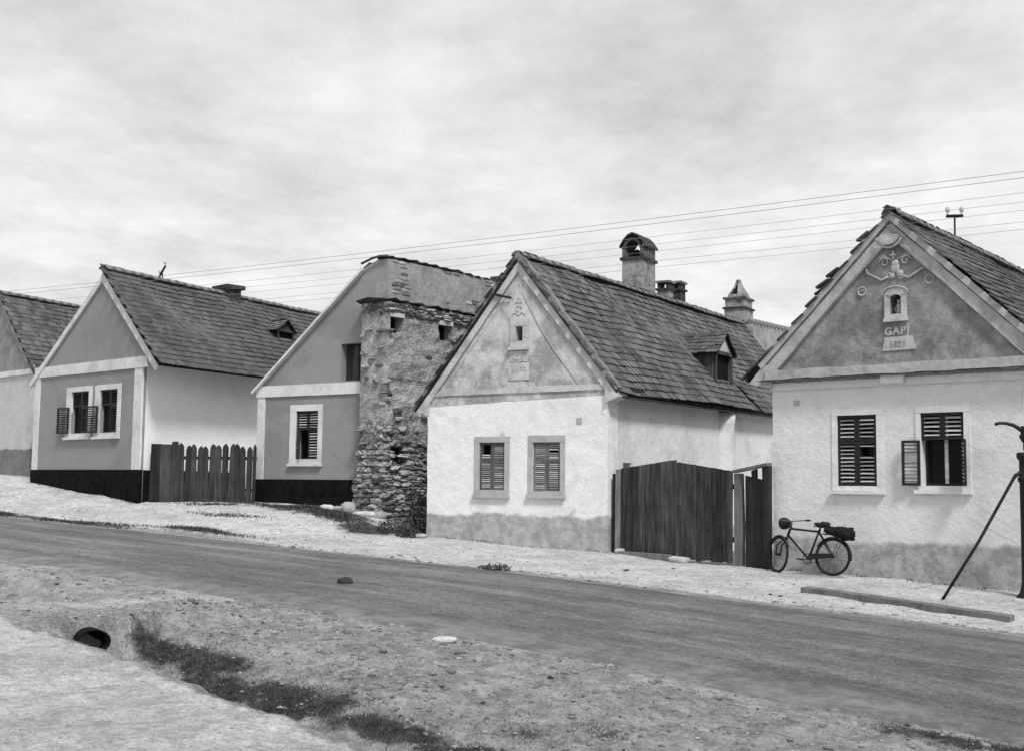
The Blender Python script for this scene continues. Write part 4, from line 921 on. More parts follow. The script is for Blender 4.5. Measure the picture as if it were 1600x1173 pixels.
# niche frame with arched head and figure
nf = MB(); nf.box(2.25, 2.345, -.04, .03, 4.66, 5.08); nf.box(2.555, 2.65, -.04, .03, 4.66, 5.08); nf.box(2.24, 2.67, -.07, .03, 4.6, 4.66); nf.box(2.346, 2.554, -.036, .03, 4.661, 4.735)
for k in range(8):
    a0, a1 = math.pi * k / 8, math.pi * (k + 1) / 8; c0, s0, c1, s1 = math.cos(a0), math.sin(a0), math.cos(a1), math.sin(a1)
    nf.prism([(2.45 + c0 * .105, -.04, 5.02 + s0 * .065), (2.45 + c1 * .105, -.04, 5.02 + s1 * .065), (2.45 + c1 * .2, -.04, 5.08 + s1 * .12), (2.45 + c0 * .2, -.04, 5.08 + s0 * .12)], (0, .06, 0))
nf.tube([(2.45 + .24 * math.cos(math.pi * k / 10), -.05, 5.1 + .13 * math.sin(math.pi * k / 10)) for k in range(11)], .014, 6)
nfo = nf.build('niche_frame', M_h3r, h4.root); fixn(nfo.data)
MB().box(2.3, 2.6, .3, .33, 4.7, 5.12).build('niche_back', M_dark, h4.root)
fg = MB(); fg.lathe((2.46, .1, 4.74), [(.045, 0), (.05, .04), (.035, .12), (.04, .17), (.018, .2), (.012, .205)], 10)
vs, fs = BLOB[1]; fg.add([(2.46 + p.x * .055, .1 + p.y * .05, 4.975 + p.z * .065) for p in vs], fs); fg.tube([(2.43, .08, 4.9), (2.4, .05, 4.83), (2.43, .04, 4.79)], .012, 6)
st_ = fg.build('saint_figurine', M_h4r, None, True); st_.location = h4.W((0, 0, 0)); st_.rotation_euler = (0, 0, h4.rz); st_['label'] = 'small pale statuette standing inside the arched niche of the right gable'; st_['category'] = 'statue'
text(h4, 'GAPJ', 2.46, 4.37, .19, M_h4r, .008, -.006); MB().prism([(2.19, -.018, 4.09), (2.81, -.018, 4.09), (2.74, -.018, 4.33), (2.24, -.018, 4.33)], (0, .03, 0)).build('date_plaque', M_h4r, h4.root)
text(h4, '1821', 2.48, 4.15, .14, M_h4g, .005, -.021)
MB().box(.44, .54, -.025, .02, 3.19, 3.28).build('number_plate', M_frame3, h4.root)
# windows
f = (1.2, 1.59, 2.18, 3.07); surround(h4, f[0], f[2], f[1], f[3], 1.3, 2.05, 1.7, 2.97, M_h4, .025)
f = (2.77, 1.61, 3.72, 3.08); surround(h4, f[0], f[2], f[1], f[3], 2.86, 3.61, 1.71, 2.97, M_h4, .025)
for k, (x0, z0, x1, z1) in enumerate(op4):
    xm = (x0 + x1) / 2; zm = 2.5
    window(h4, x0, x1, z0, z1, .18, 2 if k else True)
    leaf(h4, x0, xm, zm, z1, .01, 5, M_sh4f, M_sh4s, 'l', 0, seed=21 + k); leaf(h4, xm, x1, zm, z1, .01, 5, M_sh4f, M_sh4s, 'r', 0, seed=23 + k)
    if k == 0:
        leaf(h4, x0, xm, z0, zm, .01, 10, M_sh4f, M_sh4s, 'l', -.02, seed=25); leaf(h4, xm, x1, z0, zm, .01, 10, M_sh4f, M_sh4s, 'r', .0, seed=26, gone=(7, 8))
    else:
        leaf(h4, x0, xm - .06, z0, zm, -.045, 11, M_sh4f, M_sh4s, 'l', math.radians(-170), seed=27, gone=(6, 7)); leaf(h4, xm + .03, x1, z0, zm, -.045, 11, M_sh4f, M_sh4s, 'r', math.radians(118), seed=28)
slope(h4, 'roof', 2.4, 6.56, 5.38, 3.72, T4, M_tile, 300, t0=-.09, kz=.012, seed=51, wav=.05, ridge=True)
slope(h4, 'roof', 2.4, 6.54, -.58, 3.72, T4, M_tile, 40, t0=-.09, kz=.012, seed=52, wav=.04, ragged=.07)
# slipped tiles standing up along the left verge
ltr = [o for o in h4.root.children if o.name.startswith('roof')][1]
tm_ = tile_mesh(M_tile)[2]; rnd = random.Random(12)
for (d, k) in ((.75, 2), (1.6, 4)):
    for i in range(k):
        dd = d + i * .15; x = 2.4 - dd * .717 + .0; z = 6.62 - dd * .697
        inst('tile', tm_, ltr, Matrix.Translation((x - .05, -.14 + .17 * (i % 2), z - .01 + .012 * i)) @ Matrix.Rotation(math.radians(-(44 - 14)), 4, 'Y') @ Matrix.Rotation(math.pi / 2 + rnd.gauss(0, .1), 4, 'Z'))
mast(h4, 2.35, 3.6, 6.5, 7.18, -.12, .17)
MB().tube([(2.4, -.2, 6.62), (2.4, .1, 6.62)], .06, 8).build('ridge_end', M_soot, h4.root)

# ------------------------------------------------------------------ picket fence between house 1 and house 2
f0 = Vector((-9.69, 32.72, 0)); f1 = Vector((-6.82, 32.6, 0)); fd = (f1 - f0); FL = fd.length; fa = math.atan2(fd.y, fd.x)
fz = gz(-8.4, 33.2) - .12
fence = root('picket_fence', (f0.x, f0.y, 0), fa, 'dark weathered picket fence with wide flat boards at its left end', 'fence')
rnd = random.Random(2); FZ = 1.0
for zz in (FZ + .4, FZ + 1.25): MB().box(.05, FL, .03, .09, zz, zz + .09).build('rail', M_picket, fence)
items = [(0.0, .28, 1.56, 0), (.285, .575, 1.55, 0), (.585, .76, 1.63, 0)]
x = .77
while x < FL - .06: wd = rnd.uniform(.15, .175); items.append((x, min(x + wd, FL), rnd.uniform(1.5, 1.6), 1)); x += wd + rnd.choice((.003, .004, .012))
for k, (a, b_, hh, pt) in enumerate(items):
    if pt: pts = [(a, 0), (b_, 0), (b_, hh - .12), (b_ - .03, hh - .05), ((a + b_) / 2 + rnd.uniform(-.01, .01), hh), (a + .03, hh - .05), (a, hh - .12)]
    else: pts = [(a, 0), (b_, 0), (b_, hh), (a, hh + rnd.uniform(-.02, .02))]
    lean = rnd.gauss(0, .012)
    MB().prism([Vector((p + lean * q, rnd.uniform(-.0, .0) - .002 * k % .01, FZ + .1 + q)) for p, q in pts], (0, .025, 0)).build('picket', M_picket, fence)

# ------------------------------------------------------------------ plank gate between house 3 and house 4
gO = Vector((2.2, 26.05, 0)); gdv = Vector((4.87, 22.78, 0)) - gO; GA = math.atan2(gdv.y, gdv.x)
gate = root('plank_gate', gO, GA, 'dark double gate of upright planks beside the white house corner', 'gate')
rnd = random.Random(6)
MB().prism([(-.06, 0, .1), (.0, 0, .1), (.02, 0, 1.9), (-.04, 0, 1.92)], (0, .12, 0)).build('post', M_dkwood, gate)
MB().prism([(.03, .0, .1), (.17, .0, .1), (.2, 0, 2.02), (.05, 0, 2.0)], (0, .12, 0)).build('post', M_post, gate)
gwid = lambda q: H(*w2uv(gO.x + math.cos(GA) * q, gO.y + math.sin(GA) * q))
for (a, b_, za, zb2, tilt) in ((.22, 1.8, 2.03, 2.2, .0), (1.85, 3.3, 2.15, 1.96, -.02)):
    fr = MB(); fr.prism([(a, .03, za - .35), (b_, .03, zb2 - .35), (b_, .03, zb2 - .25), (a, .03, za - .25)], (0, .06, 0)); fr.prism([(a, .03, .6), (b_, .03, .6), (b_, .03, .7), (a, .03, .7)], (0, .06, 0))
    lf = fr.build('gate_leaf', M_board, gate); x = a
    while x < b_ - .03:
        wd = min(rnd.uniform(.1, .16), b_ - x); t = (x - a) / (b_ - a); t2 = (x + wd - a) / (b_ - a); zt = za + (zb2 - za) * t; zt2 = za + (zb2 - za) * t2; j = rnd.uniform(-.004, .004); bt = gwid(x) + .06 + rnd.uniform(-.03, .02); yy = rnd.uniform(-.006, .006)
        MB().prism([(x + .003 + tilt, yy, bt), (x + wd - .002 + tilt, yy, bt), (x + wd - .002, yy, zt2 + j), (x + .003, yy, zt + j)], (0, .026, 0)).build('plank', M_board, lf); x += wd
MB().prism([(1.78, -.03, .35), (1.86, -.03, .35), (1.87, -.03, 2.14), (1.79, -.03, 2.14)], (0, .03, 0)).build('cover_strip', M_board, gate)
door = root('wicket_door', gO + Vector((math.cos(GA), math.sin(GA), 0)) * 3.35, GA, 'narrow dark wicket door under a crooked lintel beside the bicycle', 'door')
MB().prism([(-.04, 0, .0), (.11, 0, .0), (.13, 0, .9), (.1, 0, 1.92), (-.04, 0, 1.92)], (0, .13, 0)).build('post', M_post, door)
MB().prism([(.68, -.02, .0), (.78, -.02, .0), (.8, -.02, 2.06), (.66, -.02, 2.06)], (0, .13, 0)).build('post', M_dkwood, door)
MB().prism([(-.05, -.04, 1.93), (.8, -.04, 2.06), (.8, -.04, 2.12), (-.05, -.04, 1.98)], (0, .14, 0)).build('lintel', M_post, door)
MB().prism([(.38, .03, 1.78), (.48, .03, 1.78), (.48, .03, 2.0), (.36, .03, 1.97)], (0, .05, 0)).build('hanging_block', M_dkwood, door)
lf = MB().box(.24, .64, .05, .09, .5, .6).box(.24, .64, .05, .09, 1.4, 1.5).build('door_leaf', M_dkwood, door)
for k in range(4): MB().prism([(.22 + k * .108, .02, .12), (.324 + k * .108, .02, .12), (.328 + k * .108, .02, 1.86 - k * .02), (.224 + k * .108, .02, 1.88 - k * .02)], (0, .026, 0)).build('plank', M_dkwood, lf)

# ------------------------------------------------------------------ stones that stand out
def stone_thing(u, v, sx, sy, sz, mat, label, rot=0., i=0, dz=0., cat='stone', group=None, wpos=None):
    o = D.objects.new('stone', blob_mesh(i, mat)); p = gp(u, v) if wpos is None else Vector((wpos[0], wpos[1], gz(*wpos)))
    o.location = (p.x, p.y, p.z + sz * .25 + dz); o.rotation_euler = (0, 0, rot); o.scale = (sx, sy, sz); link(o, None, label=label, category=cat)
    if group: o['group'] = group
    return o
STONES_AT = {}

# ------------------------------------------------------------------ kerb slab on the right
kp = [gp(-7.75 + i * .4, 18.62 - .05 * i * .4) for i in range(9)]
kb = MB(); sec = []
for i in range(22):
    u = -7.8 + i * 3.3 / 21; v = 18.6 - (u + 7.8) * .17; z = H(u, v, False); wv = .008 * noise.noise(Vector((u * 5, 0, 0)))
    a = uv2w(u, v - .1 + wv); b_ = uv2w(u, v + .18); sec += [(a.x, a.y, z - .12), (a.x, a.y, z + .08 + wv), (b_.x, b_.y, z + .085), (b_.x, b_.y, z - .1)]
kb.v = sec
for i in range(21):
    for k in range(4): kb.f.append((i * 4 + k, i * 4 + (k + 1) % 4, i * 4 + 4 + (k + 1) % 4, i * 4 + 4 + k))
kb.f += [(3, 2, 1, 0), (84, 85, 86, 87)]
kbo = kb.build('kerb', plaster('kerb_stone', .2, .12, 2, speck=.3), None, label='low weathered grey kerb lying in the bright dust in front of the pump', category='kerb'); fixn(kbo.data)

# ------------------------------------------------------------------ street pump
pz = gz(8.05, 19.34)
pump = root('street_pump', (8.17, 19.34, 0), 0, 'tall black iron street pump with hooked arm, cut by the right edge', 'water pump')
MB().lathe((0, 0, pz - .05), [(.2, 0), (.2, .05), (.13, .14), (.105, .3), (.1, 1.0), (.1, 1.85), (.125, 1.87), (.125, 1.93), (.1, 1.95), (.1, 2.2), (.13, 2.23), (.14, 2.3), (.12, 2.33)], 18).build('post', M_iron, pump, True)
MB().tube([(-.02, 0, 2.28), (-.02, 0, 2.5)], .015, 8).build('piston_rod', M_iron, pump)
MB().tube([(0, 0, 2.42), (-.02, 0, 2.5), (-.01, 0, 2.62), (.1, 0, 2.6)], [.05, .075, .07, .05], 8).build('bearing', M_iron, pump, True)
MB().tube([(.02, 0, 2.55), (-.08, 0, 2.62), (-.18, 0, 2.68), (-.3, 0, 2.71), (-.4, 0, 2.71), (-.47, 0, 2.69)], [.045, .035, .03, .027, .024, .026], 8).build('arm', M_iron, pump, True)
MB().tube([(0, 0, 1.93), (-.1, 0, 1.92), (-.17, 0, 1.88), (-.22, 0, 1.8), (-.8, -.08, .85), (-1.42, -.15, gz(6.72, 19.17) + .0)], [.04, .035, .03, .026, .026, .024], 8).build('handle', M_iron, pump, True)

# ------------------------------------------------------------------ bicycle (in its own frame: x from front hub to rear hub, y away from the wall negative)
BX0 = .33
bz = gz(*h4.W((.8, -.42, 0)).xy)
bw_ = h4.W((BX0, -.5, 0))
bike = root('bicycle', (bw_.x, bw_.y, bz + .005), h4.rz, 'old black bicycle with round headlamp and bundle on its rack, leaning on the wall', 'bicycle')
bike.rotation_euler = Euler((math.radians(-7), 0, h4.rz + .03), 'XYZ')
Rw = .335
def wheel(name, hx, parent, yaw=0.):
    wo = D.objects.new(name, None); wo.location = (hx, 0, Rw + .0); wo.rotation_euler = (0, 0, yaw); link(wo, parent)
    ringp = lambda r: [(r * math.cos(2 * math.pi * k / 40), 0, r * math.sin(2 * math.pi * k / 40)) for k in range(40)]
    MB().tube(ringp(Rw - .02), .024, 8, closed=True).build('tyre', M_rub, wo, True); MB().tube(ringp(Rw - .043), .009, 6, closed=True).build('rim', M_iron, wo, True)
    sp = MB(); 
    for k in range(28):
        a_ = 2 * math.pi * k / 28; s_ = .03 if k % 2 else -.03; a2 = a_ + (.5 if k % 4 < 2 else -.5); sp.tube([(.02 * math.cos(a2), s_, .02 * math.sin(a2)), ((Rw - .04) * math.cos(a_), 0, (Rw - .04) * math.sin(a_))], .0016, 4, cap=False)
    sp.build('spokes', M_iron, wo); hb_ = MB(); hb_.tube([(0, -.05, 0), (0, .05, 0)], .022, 8); hb_.build('hub', M_iron, wo); return wo
WB = 1.06; wheel('rear_wheel', WB, bike)
fk = D.objects.new('steering', None); fk.location = (.0, 0, 0); link(fk, bike)
YAW = math.radians(-32)
fw_ = wheel('front_wheel', 0, bike, YAW); Rm = Matrix.Rotation(YAW, 4, 'Z')
def T_(p): return Rm @ Vector(p)
fm = MB(); hd0, hd1 = Vector((.17, 0, .66)), Vector((.235, 0, .86)); BBp = Vector((.6, 0, .28)); ST = Vector((.78, 0, .8)); RH = Vector((WB, 0, Rw)); 
fm.tube([hd0, hd1], .025, 8); fm.tube([hd0 + Vector((.01, 0, .03)), BBp], .02, 8); fm.tube([hd1 - Vector((.01, 0, .05)), ST - Vector((.0, 0, .03))], .019, 8); fm.tube([BBp, ST + Vector((.02, 0, .03))], .02, 8)
for s_ in (-.05, .05): fm.tube([BBp + Vector((0, s_ * .6, 0)), RH + Vector((0, s_, 0))], .014, 6); fm.tube([ST + Vector((0, s_ * .4, -.03)), RH + Vector((0, s_, 0))], .011, 6)
fm.build('frame', M_iron, bike, True)
kk = MB(); cr0 = Vector((.155, 0, .64))
for s_ in (-.05, .05): kk.tube([cr0 + Vector((0, s_ * .8, 0)), T_((0.03, s_, .5)), T_((0, s_, Rw))], .015, 8)
kk.tube([cr0 + Vector((0, -.05, 0)), cr0 + Vector((0, .05, 0))], .018, 8); kk.build('fork', M_iron, bike, True)
hbm = MB(); c0 = Vector((.245, 0, .93)); yaw2 = Matrix.Rotation(YAW, 4, 'Z')
pt = lambda x, y, z: c0 + (yaw2 @ Vector((x, y, z)))
hbm.tube([hd1, c0, pt(-.04, 0, .01)], .017, 8); hbm.tube([pt(-.04, 0, .01), pt(-.05, -.14, .02), pt(.02, -.24, .0), pt(.16, -.27, -.02)], .011, 8); hbm.tube([pt(-.04, 0, .01), pt(-.05, .14, .04), pt(.02, .22, .05), pt(.1, .24, .05)], .011, 8)
hbm.build('handlebar', M_steel, bike, True)
MB().tube([pt(.14, -.27, -.02), pt(.27, -.28, -.045)], .018, 8).build('grip', M_rub, bike, True); MB().tube([pt(.09, .24, .05), pt(.2, .25, .05)], .018, 8).build('grip', M_rub, bike, True)
lm = MB(); lc = pt(-.2, -.02, -.02); d = (yaw2 @ Vector((-1, 0, 0)))
lm.tube([lc - d * .09, lc - d * .06, lc, lc + d * .05, lc + d * .055], [.04, .09, .11, .112, .09], 14); lm.tube([lc - d * .05, pt(-.04, 0, 0)], .009, 6); lm.build('headlamp', M_iron, bike, True)
sd_ = MB(); vs, fs = BLOB[3]; sd_.add([(.81 + p.x * .17, p.y * .2, .885 + p.z * .075) for p in vs], fs); sd_.add([(.9 + p.x * .12, p.y * .22, .9 + p.z * .1) for p in vs], fs)
sd_.tube([(.72, -.05, .85), (.7, -.03, .92), (.76, 0, .93), (.8, .0, .92)], .012, 6); sd_.tube([(.8, .0, .78), (.81, 0, .86)], .013, 6); sd_.build('saddle', M_rub, bike, True)
rk = MB()
for s_ in (-.06, .06): rk.tube([(.84, s_, .73), (1.33, s_, .74)], .007, 6); rk.tube([(1.25, s_, .74), (WB, s_ * 1.1, Rw)], .006, 6)
for k in range(4): rk.tube([(.9 + k * .12, -.06, .735), (.9 + k * .12, .06, .735)], .006, 6)
rk.build('luggage_rack', M_iron, bike)
for (hx, a0, a1, yw, hz) in ((WB, -10, 150, 0, Rw), (0, 20, 150, YAW, Rw)):
    mgd = MB(); R_ = Matrix.Translation((hx, 0, hz)) @ Matrix.Rotation(yw, 4, 'Z'); n = 18; b0 = len(mgd.v)
    for k in range(n + 1):
        a_ = math.radians(a0 + (a1 - a0) * k / n)
        for (w_, r_) in ((-.028, Rw + .012), (0, Rw + .024), (.028, Rw + .012)): mgd.v.append(tuple(R_ @ Vector((math.cos(a_) * r_, w_, math.sin(a_) * r_))))
    for k in range(n): mgd.f += [(b0 + k * 3, b0 + k * 3 + 1, b0 + k * 3 + 4, b0 + k * 3 + 3), (b0 + k * 3 + 1, b0 + k * 3 + 2, b0 + k * 3 + 5, b0 + k * 3 + 4)]
    mo = mgd.build('mudguard', M_iron, bike, True); sm_ = mo.modifiers.new('t', 'SOLIDIFY'); sm_.thickness = .003
cg = MB(); cg.tube([(.6 + .085 * math.cos(k * .3927), -.05, .28 + .085 * math.sin(k * .3927)) for k in range(16)], .008, 6, closed=True)
cg.tube([(.6, -.06, .28), (.47, -.06, .25)], .009, 6); cg.tube([(.6, .06, .28), (.73, .06, .31)], .009, 6); cg.tube([(.6, -.05, .365), (WB, -.05, .385)], .007, 5); cg.tube([(.6, -.05, .195), (WB, -.05, .29)], .005, 5); cg.tube([(.6, -.07, .28), (.6, .07, .28)], .02, 8); cg.build('crankset', M_iron, bike, True)
MB().prism([(.62, -.055, .27), (.95, -.055, .3), (1.08, -.055, .33), (1.08, -.055, .38), (.62, -.055, .36)], (0, -.012, 0)).build('chain_guard', M_iron, bike)
for (p, q) in (((.42, -.12, .25), (.51, -.12, .265)), ((.69, .06, .3), (.78, .06, .32))): MB().box(p[0], q[0], p[1], p[1] + .08, p[2], p[2] + .025).build('pedal', M_rub, bike)
bd = MB(); bm = bmesh.new(); bmesh.ops.create_icosphere(bm, subdivisions=4, radius=1)
for v in bm.verts:
    p = v.co; q = p / max(abs(p.x), abs(p.y), abs(p.z)) * .55 + p * .45
    v.co = Vector((1.17 + q.x * .27, q.y * .16, .765 - .03 * q.x + q.z * (.085 + .04 * q.x))) + p * (.035 * noise.noise(p * 3) + .03 * noise.noise(p * 9) + .02 * noise.noise(p * 21))
bdm = D.meshes.new('bundle'); bm.to_mesh(bdm); bm.free(); bdm.materials.append(M_canvas); bdm.polygons.foreach_set('use_smooth', [True] * len(bdm.polygons))
bundle = D.objects.new('bundle', bdm); bundle.location = bike.location; bundle.rotation_euler = bike.rotation_euler; link(bundle, None, label='dark shaggy bundle strapped on the rack of the bicycle', category='bag')

# ------------------------------------------------------------------ overhead wires
hts = [(6.13, 'topmost overhead wire, crossing the sky high above the right gable'), (6.075, 'second overhead wire, just under the topmost one'), (5.89, 'third overhead wire from the top, faint above the roofs'), (5.79, 'fourth overhead wire from the top, faint above the roofs'), (5.70, 'fifth overhead wire from the top, passing behind the roof mast height'), (5.56, 'sixth overhead wire from the top, cutting across the right gable roof line'), (5.48, 'lowest overhead wire, close above the roofs')]
wd_ = Vector((-3080, 1900, 0)).normalized(); wp = Vector((7.27, 17, 0))
for k, (z, lb) in enumerate(hts):
    mbx = MB(); zz = [wp + wd_ * s_ + Vector((0, 0, z + .0006 * ((s_ - 12) ** 2) - .05 - .0)) for s_ in range(-16, 57, 4)]
    zz = [Vector((p.x + k * .12, p.y + k * .1, p.z)) for p in zz]
    mbx.tube(zz, .0042 if k < 2 else .0028, 5); mbx.build('overhead_wire', M_wire, None, label=lb, category='wire', group='wires running along the street')

# ------------------------------------------------------------------ weeds, grass, gravel
def blades(lst, name, mat, hb=(.05, .14), wd=.008, spread=.6, seed=0, **pr):
    rnd = random.Random(seed); m = MB()
    for (u, v) in lst:
        p = gp(u, v, -.01); hh = rnd.uniform(*hb); a_ = rnd.uniform(0, 6.28); b_ = rnd.uniform(0, 6.28); ln = rnd.uniform(.1, spread) * hh
        u += 0; p.x += rnd.gauss(0, .04); p.y += rnd.gauss(0, .04); d = Vector((math.cos(a_), math.sin(a_), 0)); s_ = Vector((math.cos(b_), math.sin(b_), 0)) * wd * rnd.uniform(.6, 1.6)
        m.add([p - s_, p + s_, p + d * ln * .4 + s_ * .8 + Vector((0, 0, hh * .6)), p + d * ln * .4 - s_ * .8 + Vector((0, 0, hh * .6)), p + d * ln + Vector((0, 0, hh))], [(0, 1, 2, 3), (3, 2, 4)])
    return m.build(name, mat, None, **pr)
rnd = random.Random(77)
def patch(u, v, ru, rv, n): return [(u + rnd.gauss(0, ru * .5), v + rnd.gauss(0, rv * .5)) for _ in range(n)]
L_ = []
for (u, v, ru, rv, n) in ((-7.3, 8.2, 1.0, .2, 350), (-8.6, 8.3, .8, .2, 300), (-6.2, 8.1, .9, .2, 300), (-9.7, 8.4, .8, .2, 250), (-11.1, 8.85, .8, .3, 500), (-10.3, 8.75, .6, .28, 500), (-9.0, 8.5, .6, .26, 500), (-8.3, 8.5, .5, .24, 350), (-7.3, 8.3, .6, .2, 200), (-6.2, 8.7, .4, .2, 120), (-5.6, 9, .3, .2, 100), (-3.2, 11, 1., .3, 350), (-2.5, 11, .8, .4, 400)): L_ += patch(u, v, ru, rv, n)
blades(L_ * 3, 'grass', M_leaf, (.012, .04), .003, 1.6, 1, kind='stuff', label='short dark grass growing in the ditch', category='grass')
L_ = []
for _ in range(4200):
    u = rnd.uniform(-12.5, 1); ve = v_edge(u); v = rnd.uniform(ve + .1, V_NEAR - .1)
    if noise.noise(Vector((u * 1.5, v * 1.8, 2))) > .1: L_.append((u + rnd.gauss(0, .05), v + rnd.gauss(0, .05)))
blades(L_, 'grass', M_dry, (.015, .045), .005, 1.5, 2, kind='stuff', label='sparse dry grass on the ditch slope', category='grass')
L_ = []
for k in range(1700):
    u = rnd.uniform(-35, -23)
    if noise.noise(Vector((u * .9, 1, 1))) > -.12: L_.append((u, 17.15 + rnd.gauss(0, .11)))
for (u, v, ru, rv, n) in ((-29.5, 17.25, .7, .2, 420), (-28.4, 17.25, .35, .2, 250), (-21.2, 17.5, 1.6, .25, 450), (-25, 20.9, 1.3, .3, 240), (-22.6, 19.6, 1.4, .25, 180), (-21.8, 21.3, 1.6, .35, 900), (-20.4, 20.9, .8, .35, 500), (-24, 21.6, 1.2, .15, 150)): L_ += patch(u, v, ru, rv, n)
blades(L_ * 2, 'weeds', M_leaf, (.02, .085), .008, 1.2, 3, kind='stuff', label='low dark weeds along the far road edge and below the ruin', category='weeds')
# leafy things
def leafy(name, u, v, r, h_, n, label, cat, seed, mat=M_leaf, ls=.05, wpos=None):
    rd_ = random.Random(seed); m = MB(); c_ = gp(u, v) if wpos is None else Vector((wpos[0], wpos[1], gz(*wpos)))
    rt = root(name, c_, 0, label, cat)
    for _ in range(n):
        a_ = rd_.uniform(0, 6.28); rr = r * math.sqrt(rd_.random()); z = h_ * rd_.random() ** 1.25 * (1 - .35 * (rr / r) ** 2) * (.85 + .7 * noise.noise(Vector((math.cos(a_) * 2, math.sin(a_) * 2, seed))))
        p = Vector((math.cos(a_) * rr, math.sin(a_) * rr * .8, z)); d = Vector((rd_.gauss(0, 1), rd_.gauss(0, 1), rd_.gauss(.3, .8))).normalized(); s_ = d.cross(Vector((rd_.gauss(0, 1), rd_.gauss(0, 1), rd_.gauss(0, 1)))).normalized(); L = ls * rd_.uniform(.6, 1.4)
        m.add([p, p + d * L * .5 + s_ * L * .28, p + d * L, p + d * L * .5 - s_ * L * .28], [(0, 1, 2, 3)])
    m.build('foliage', mat, rt); sm = MB()
    for _ in range(9):
        a_ = rd_.uniform(0, 6.28); sm.tube([(0, 0, -.02), (math.cos(a_) * r * .4, math.sin(a_) * r * .4, h_ * .5), (math.cos(a_) * r * .7, math.sin(a_) * r * .7, h_ * .8)], .005, 4)
    sm.build('stem', M_dkwood, rt); return rt
leafy('bush', 0, 0, .26, 1.15, 2600, 'dark ragged bush in the gap between the ruined wall and the white house', 'bush', 1, wpos=(-2.2, 28.75), ls=.045)
leafy('weed_clump', 0, 0, .42, .4, 1500, 'dark leafy weeds spreading below the ragged bush by the ruined wall', 'weeds', 8, wpos=(-2.65, 28.3), ls=.045)
leafy('weed_clump', 0, 0, .28, .3, 700, 'dark leafy weeds at the left foot of the white house', 'weeds', 2, wpos=(-2.35, 27.75))
leafy('weed_clump', -12.62, 16.9, .24, .13, 420, 'small weed clump at the road edge below the gate', 'weeds', 3, ls=.035)
leafy('weed_clump', -12.95, 17.0, .13, .08, 150, 'tiny weed tuft left of the clump at the road edge', 'weeds', 4, ls=.03)
leafy('weed_clump', -29.4, 17.25, .42, .25, 800, 'largest dark weed clump on the far road edge below the grey house', 'weeds', 5)
L_ = []
for Hh_, x0_, x1_ in ((h3, 0, 4.5), (h4, 0, 4.9), (h2, 0, 3.9), (h1, 0, 6.1)):
    for _ in range(150):
        x_ = rnd.uniform(x0_, x1_); p_ = Hh_.W((x_, -.05 - abs(rnd.gauss(0, .05)), 0))
        if noise.noise(Vector((x_ * 1.8, Hh_.O.x, 0))) > -.1: L_.append(w2uv(p_.x, p_.y))
blades(L_ * 2, 'weeds', M_leaf, (.015, .06), .007, 1.2, 5, kind='stuff', label='thin weeds along the feet of the house walls', category='weeds')
def clods(n, fn, smin, smax, mat, seed, label):
    rd_ = random.Random(seed); m = MB()
    for k in range(n):
        u, v = fn(rd_); p = gp(u, v); sz = rd_.uniform(smin, smax) * math.exp(rd_.gauss(0, .3)); vs, fs = BLOBL[k % 6]; Mr = Matrix.Rotation(rd_.uniform(0, 6), 3, 'Z'); q_ = Vector((rd_.uniform(.8, 1.5), 1, rd_.uniform(.4, .7))) * sz
        m.add([p + Mr @ Vector((a.x * q_.x, a.y * q_.y, a.z * q_.z)) for a in vs], fs)
    return m.build('clods', mat, None, True, kind='stuff', label=label, category='earth')
M_clod = stonemat('earth_clod', .14, .3)
clods(1500, lambda r: (lambda u: (u, min(V_NEAR, v_edge(u) + 2.2 + abs(r.gauss(0, 1.8)))))(r.uniform(-12.5, 0)), .02, .06, M_clod, 1, 'crumbled earth on the ditch slope')
clods(500, lambda r: (r.uniform(-34, -12), r.gauss(10.6, .5)), .02, .06, M_clod, 2, 'crumbled earth beside the road')
clods(500, lambda r: (r.uniform(-34, -3), 16.95 + abs(r.gauss(0, .35))), .02, .05, M_clod, 3, 'crumbled earth along the far road edge')
# gravel
def gravel(name, fn, n, sz, mat, seed, label):
    rd_ = random.Random(seed); m = MB(); k = 0
    while k < n:
        u, v = fn(rd_); p = gp(u, v); s_ = sz * math.exp(rd_.gauss(0, .5)); k += 1; a_ = rd_.uniform(0, 3)
        c_, q_ = math.cos(a_) * s_, math.sin(a_) * s_
        m.add([p + Vector(t) for t in ((c_, q_, 0), (-q_, c_, 0), (-c_ * 1.2, -q_ * 1.2, 0), (q_, -c_, 0), (q_ * .2, c_ * .2, s_ * .45), (0, 0, -s_ * .5))], [(0, 1, 4), (1, 2, 4), (2, 3, 4), (3, 0, 4), (1, 0, 5), (2, 1, 5), (3, 2, 5), (0, 3, 5)])
    return m.build(name, mat, None, kind='stuff', label=label, category='gravel')
gravel('gravel', lambda r: (lambda u: (u, r.uniform(v_edge(u) + .2, V_NEAR + .5)))(r.uniform(-16, 1)), 6000, .011, M_stoneM, 1, 'loose gravel on the ditch slope')
gravel('gravel', lambda r: (r.uniform(-34, -3), r.uniform(17, 21.3)), 4000, .010, M_stoneM, 2, 'loose gravel on the pale verge in front of the houses')
gravel('gravel', lambda r: (lambda u: (u, r.uniform(2.5, v_edge(u) - .05)))(r.uniform(-16, -1)), 5000, .006, M_stoneM, 3, 'loose grit on the pale near bank')
gravel('gravel', lambda r: (r.uniform(-34, 0), r.choice((r.gauss(V_NEAR + .1, .3), r.gauss(V_FAR, .15), r.uniform(V_NEAR, V_FAR)))), 3000, .009, M_stoneM, 4, 'loose gravel scattered on the road')
gravel('clods', lambda r: (lambda u: (u, r.uniform(v_edge(u) + .5, V_NEAR + 1)))(r.uniform(-18, 1)), 220, .018, M_stoneD, 7, 'dark clods of earth on the ditch slope')
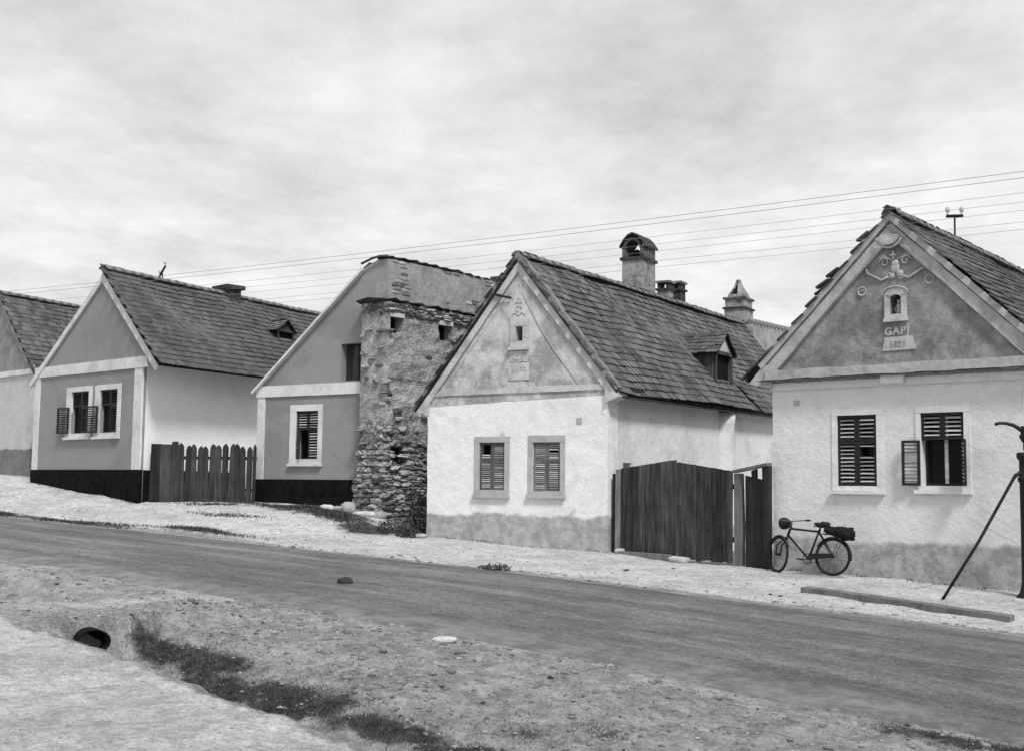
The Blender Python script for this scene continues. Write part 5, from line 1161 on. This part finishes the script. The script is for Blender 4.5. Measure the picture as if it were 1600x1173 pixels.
gravel('clods', lambda r: (r.uniform(-34, -3), 17 + abs(r.gauss(0, 2))), 240, .018, M_stoneD, 8, 'dark clods and litter on the pale verge')
# named stones
stone_thing(-12.8, 13.36, .2, .16, .13, M_stoneD, 'dark lump of stone lying alone on the road', .4, 1, cat='stone')
stone_thing(-8.92, 10.96, .26, .15, .08, M_stoneL, 'flat white stone on the near road shoulder', .1, 2)
stone_thing(0, 0, .46, .22, .16, M_stoneL, 'long pale rounded stone at the foot of the plank gate', GA, 3, wpos=(3.36, 24.38))
stone_thing(0, 0, .2, .16, .14, M_stoneL, 'small pale stone against the gate post by the white house corner', .3, 4, wpos=(2.3, 25.82))
for k, (x, y, sx, sz, lb) in enumerate(((-3.98, 30.15, .34, .3, 'round pale boulder standing upright at the left foot of the ruined wall'), (-3.55, 29.85, .55, .13, 'long flat pale slab lying at the corner foot of the ruined wall'), (-3.2, 29.9, .36, .2, 'middle-sized boulder right of the flat slab below the ruined wall'), (-4.5, 30.0, .3, .16, 'low broken stone in the dust left of the ruined wall'), (-2.05, 27.78, .25, .12, 'flattish stone at the left corner foot of the white house'))):
    stone_thing(0, 0, sx, .26, sz, M_stoneL if k != 2 else M_stone, lb, .1 * k, k, wpos=(x, y))
tb_ = MB().box(-.75, .75, -.06, .06, -.04, .06); to = tb_.build('timber', M_post, None, label='pale timber lying along the bottom of the plank gate', category='beam'); pp = gO + Vector((math.cos(GA), math.sin(GA), 0)) * .95 + Vector((-.08, -.08, 0)); to.location = (pp.x, pp.y, gz(pp.x, pp.y) + .03); to.rotation_euler = (0, 0, GA)

# ------------------------------------------------------------------ culvert pipe mouth in the ditch
cp = uv2w(-11.55, 8.12); cz = -.1
cul = root('culvert', (cp.x, cp.y, cz), A_ST - .35, 'black mouth of a small drain pipe where the ditch begins', 'drain')
m = MB(); n = 16; ro_, ri_ = .185, .165
for (x, r) in ((.14, ro_), (.14, ri_), (-1.2, ri_), (-1.2, ro_)):
    for k in range(n): a_ = 2 * math.pi * k / n; m.v.append((x, math.cos(a_) * r, math.sin(a_) * r * .72))
for s_ in range(4):
    for k in range(n): j = (k + 1) % n; e = (s_ + 1) % 4; m.f.append((s_ * n + k, s_ * n + j, e * n + j, e * n + k))
o = m.build('pipe', M_dark, cul, True); fixn(o.data); MB().prism([(-.1, math.cos(k * .3927) * .17, math.sin(k * .3927) * .12) for k in range(16)], (-.03, 0, 0)).build('shade_disc', M_dark, cul)  # black pipe and added disc paint the shade inside the mouth
stone_thing(-11.3, 7.75, .16, .12, .09, M_stoneL, 'small pale stone just below the drain mouth', .2, 5)
print('objects', len(D.objects), 'tris', sum(len(m.polygons) for m in D.meshes))
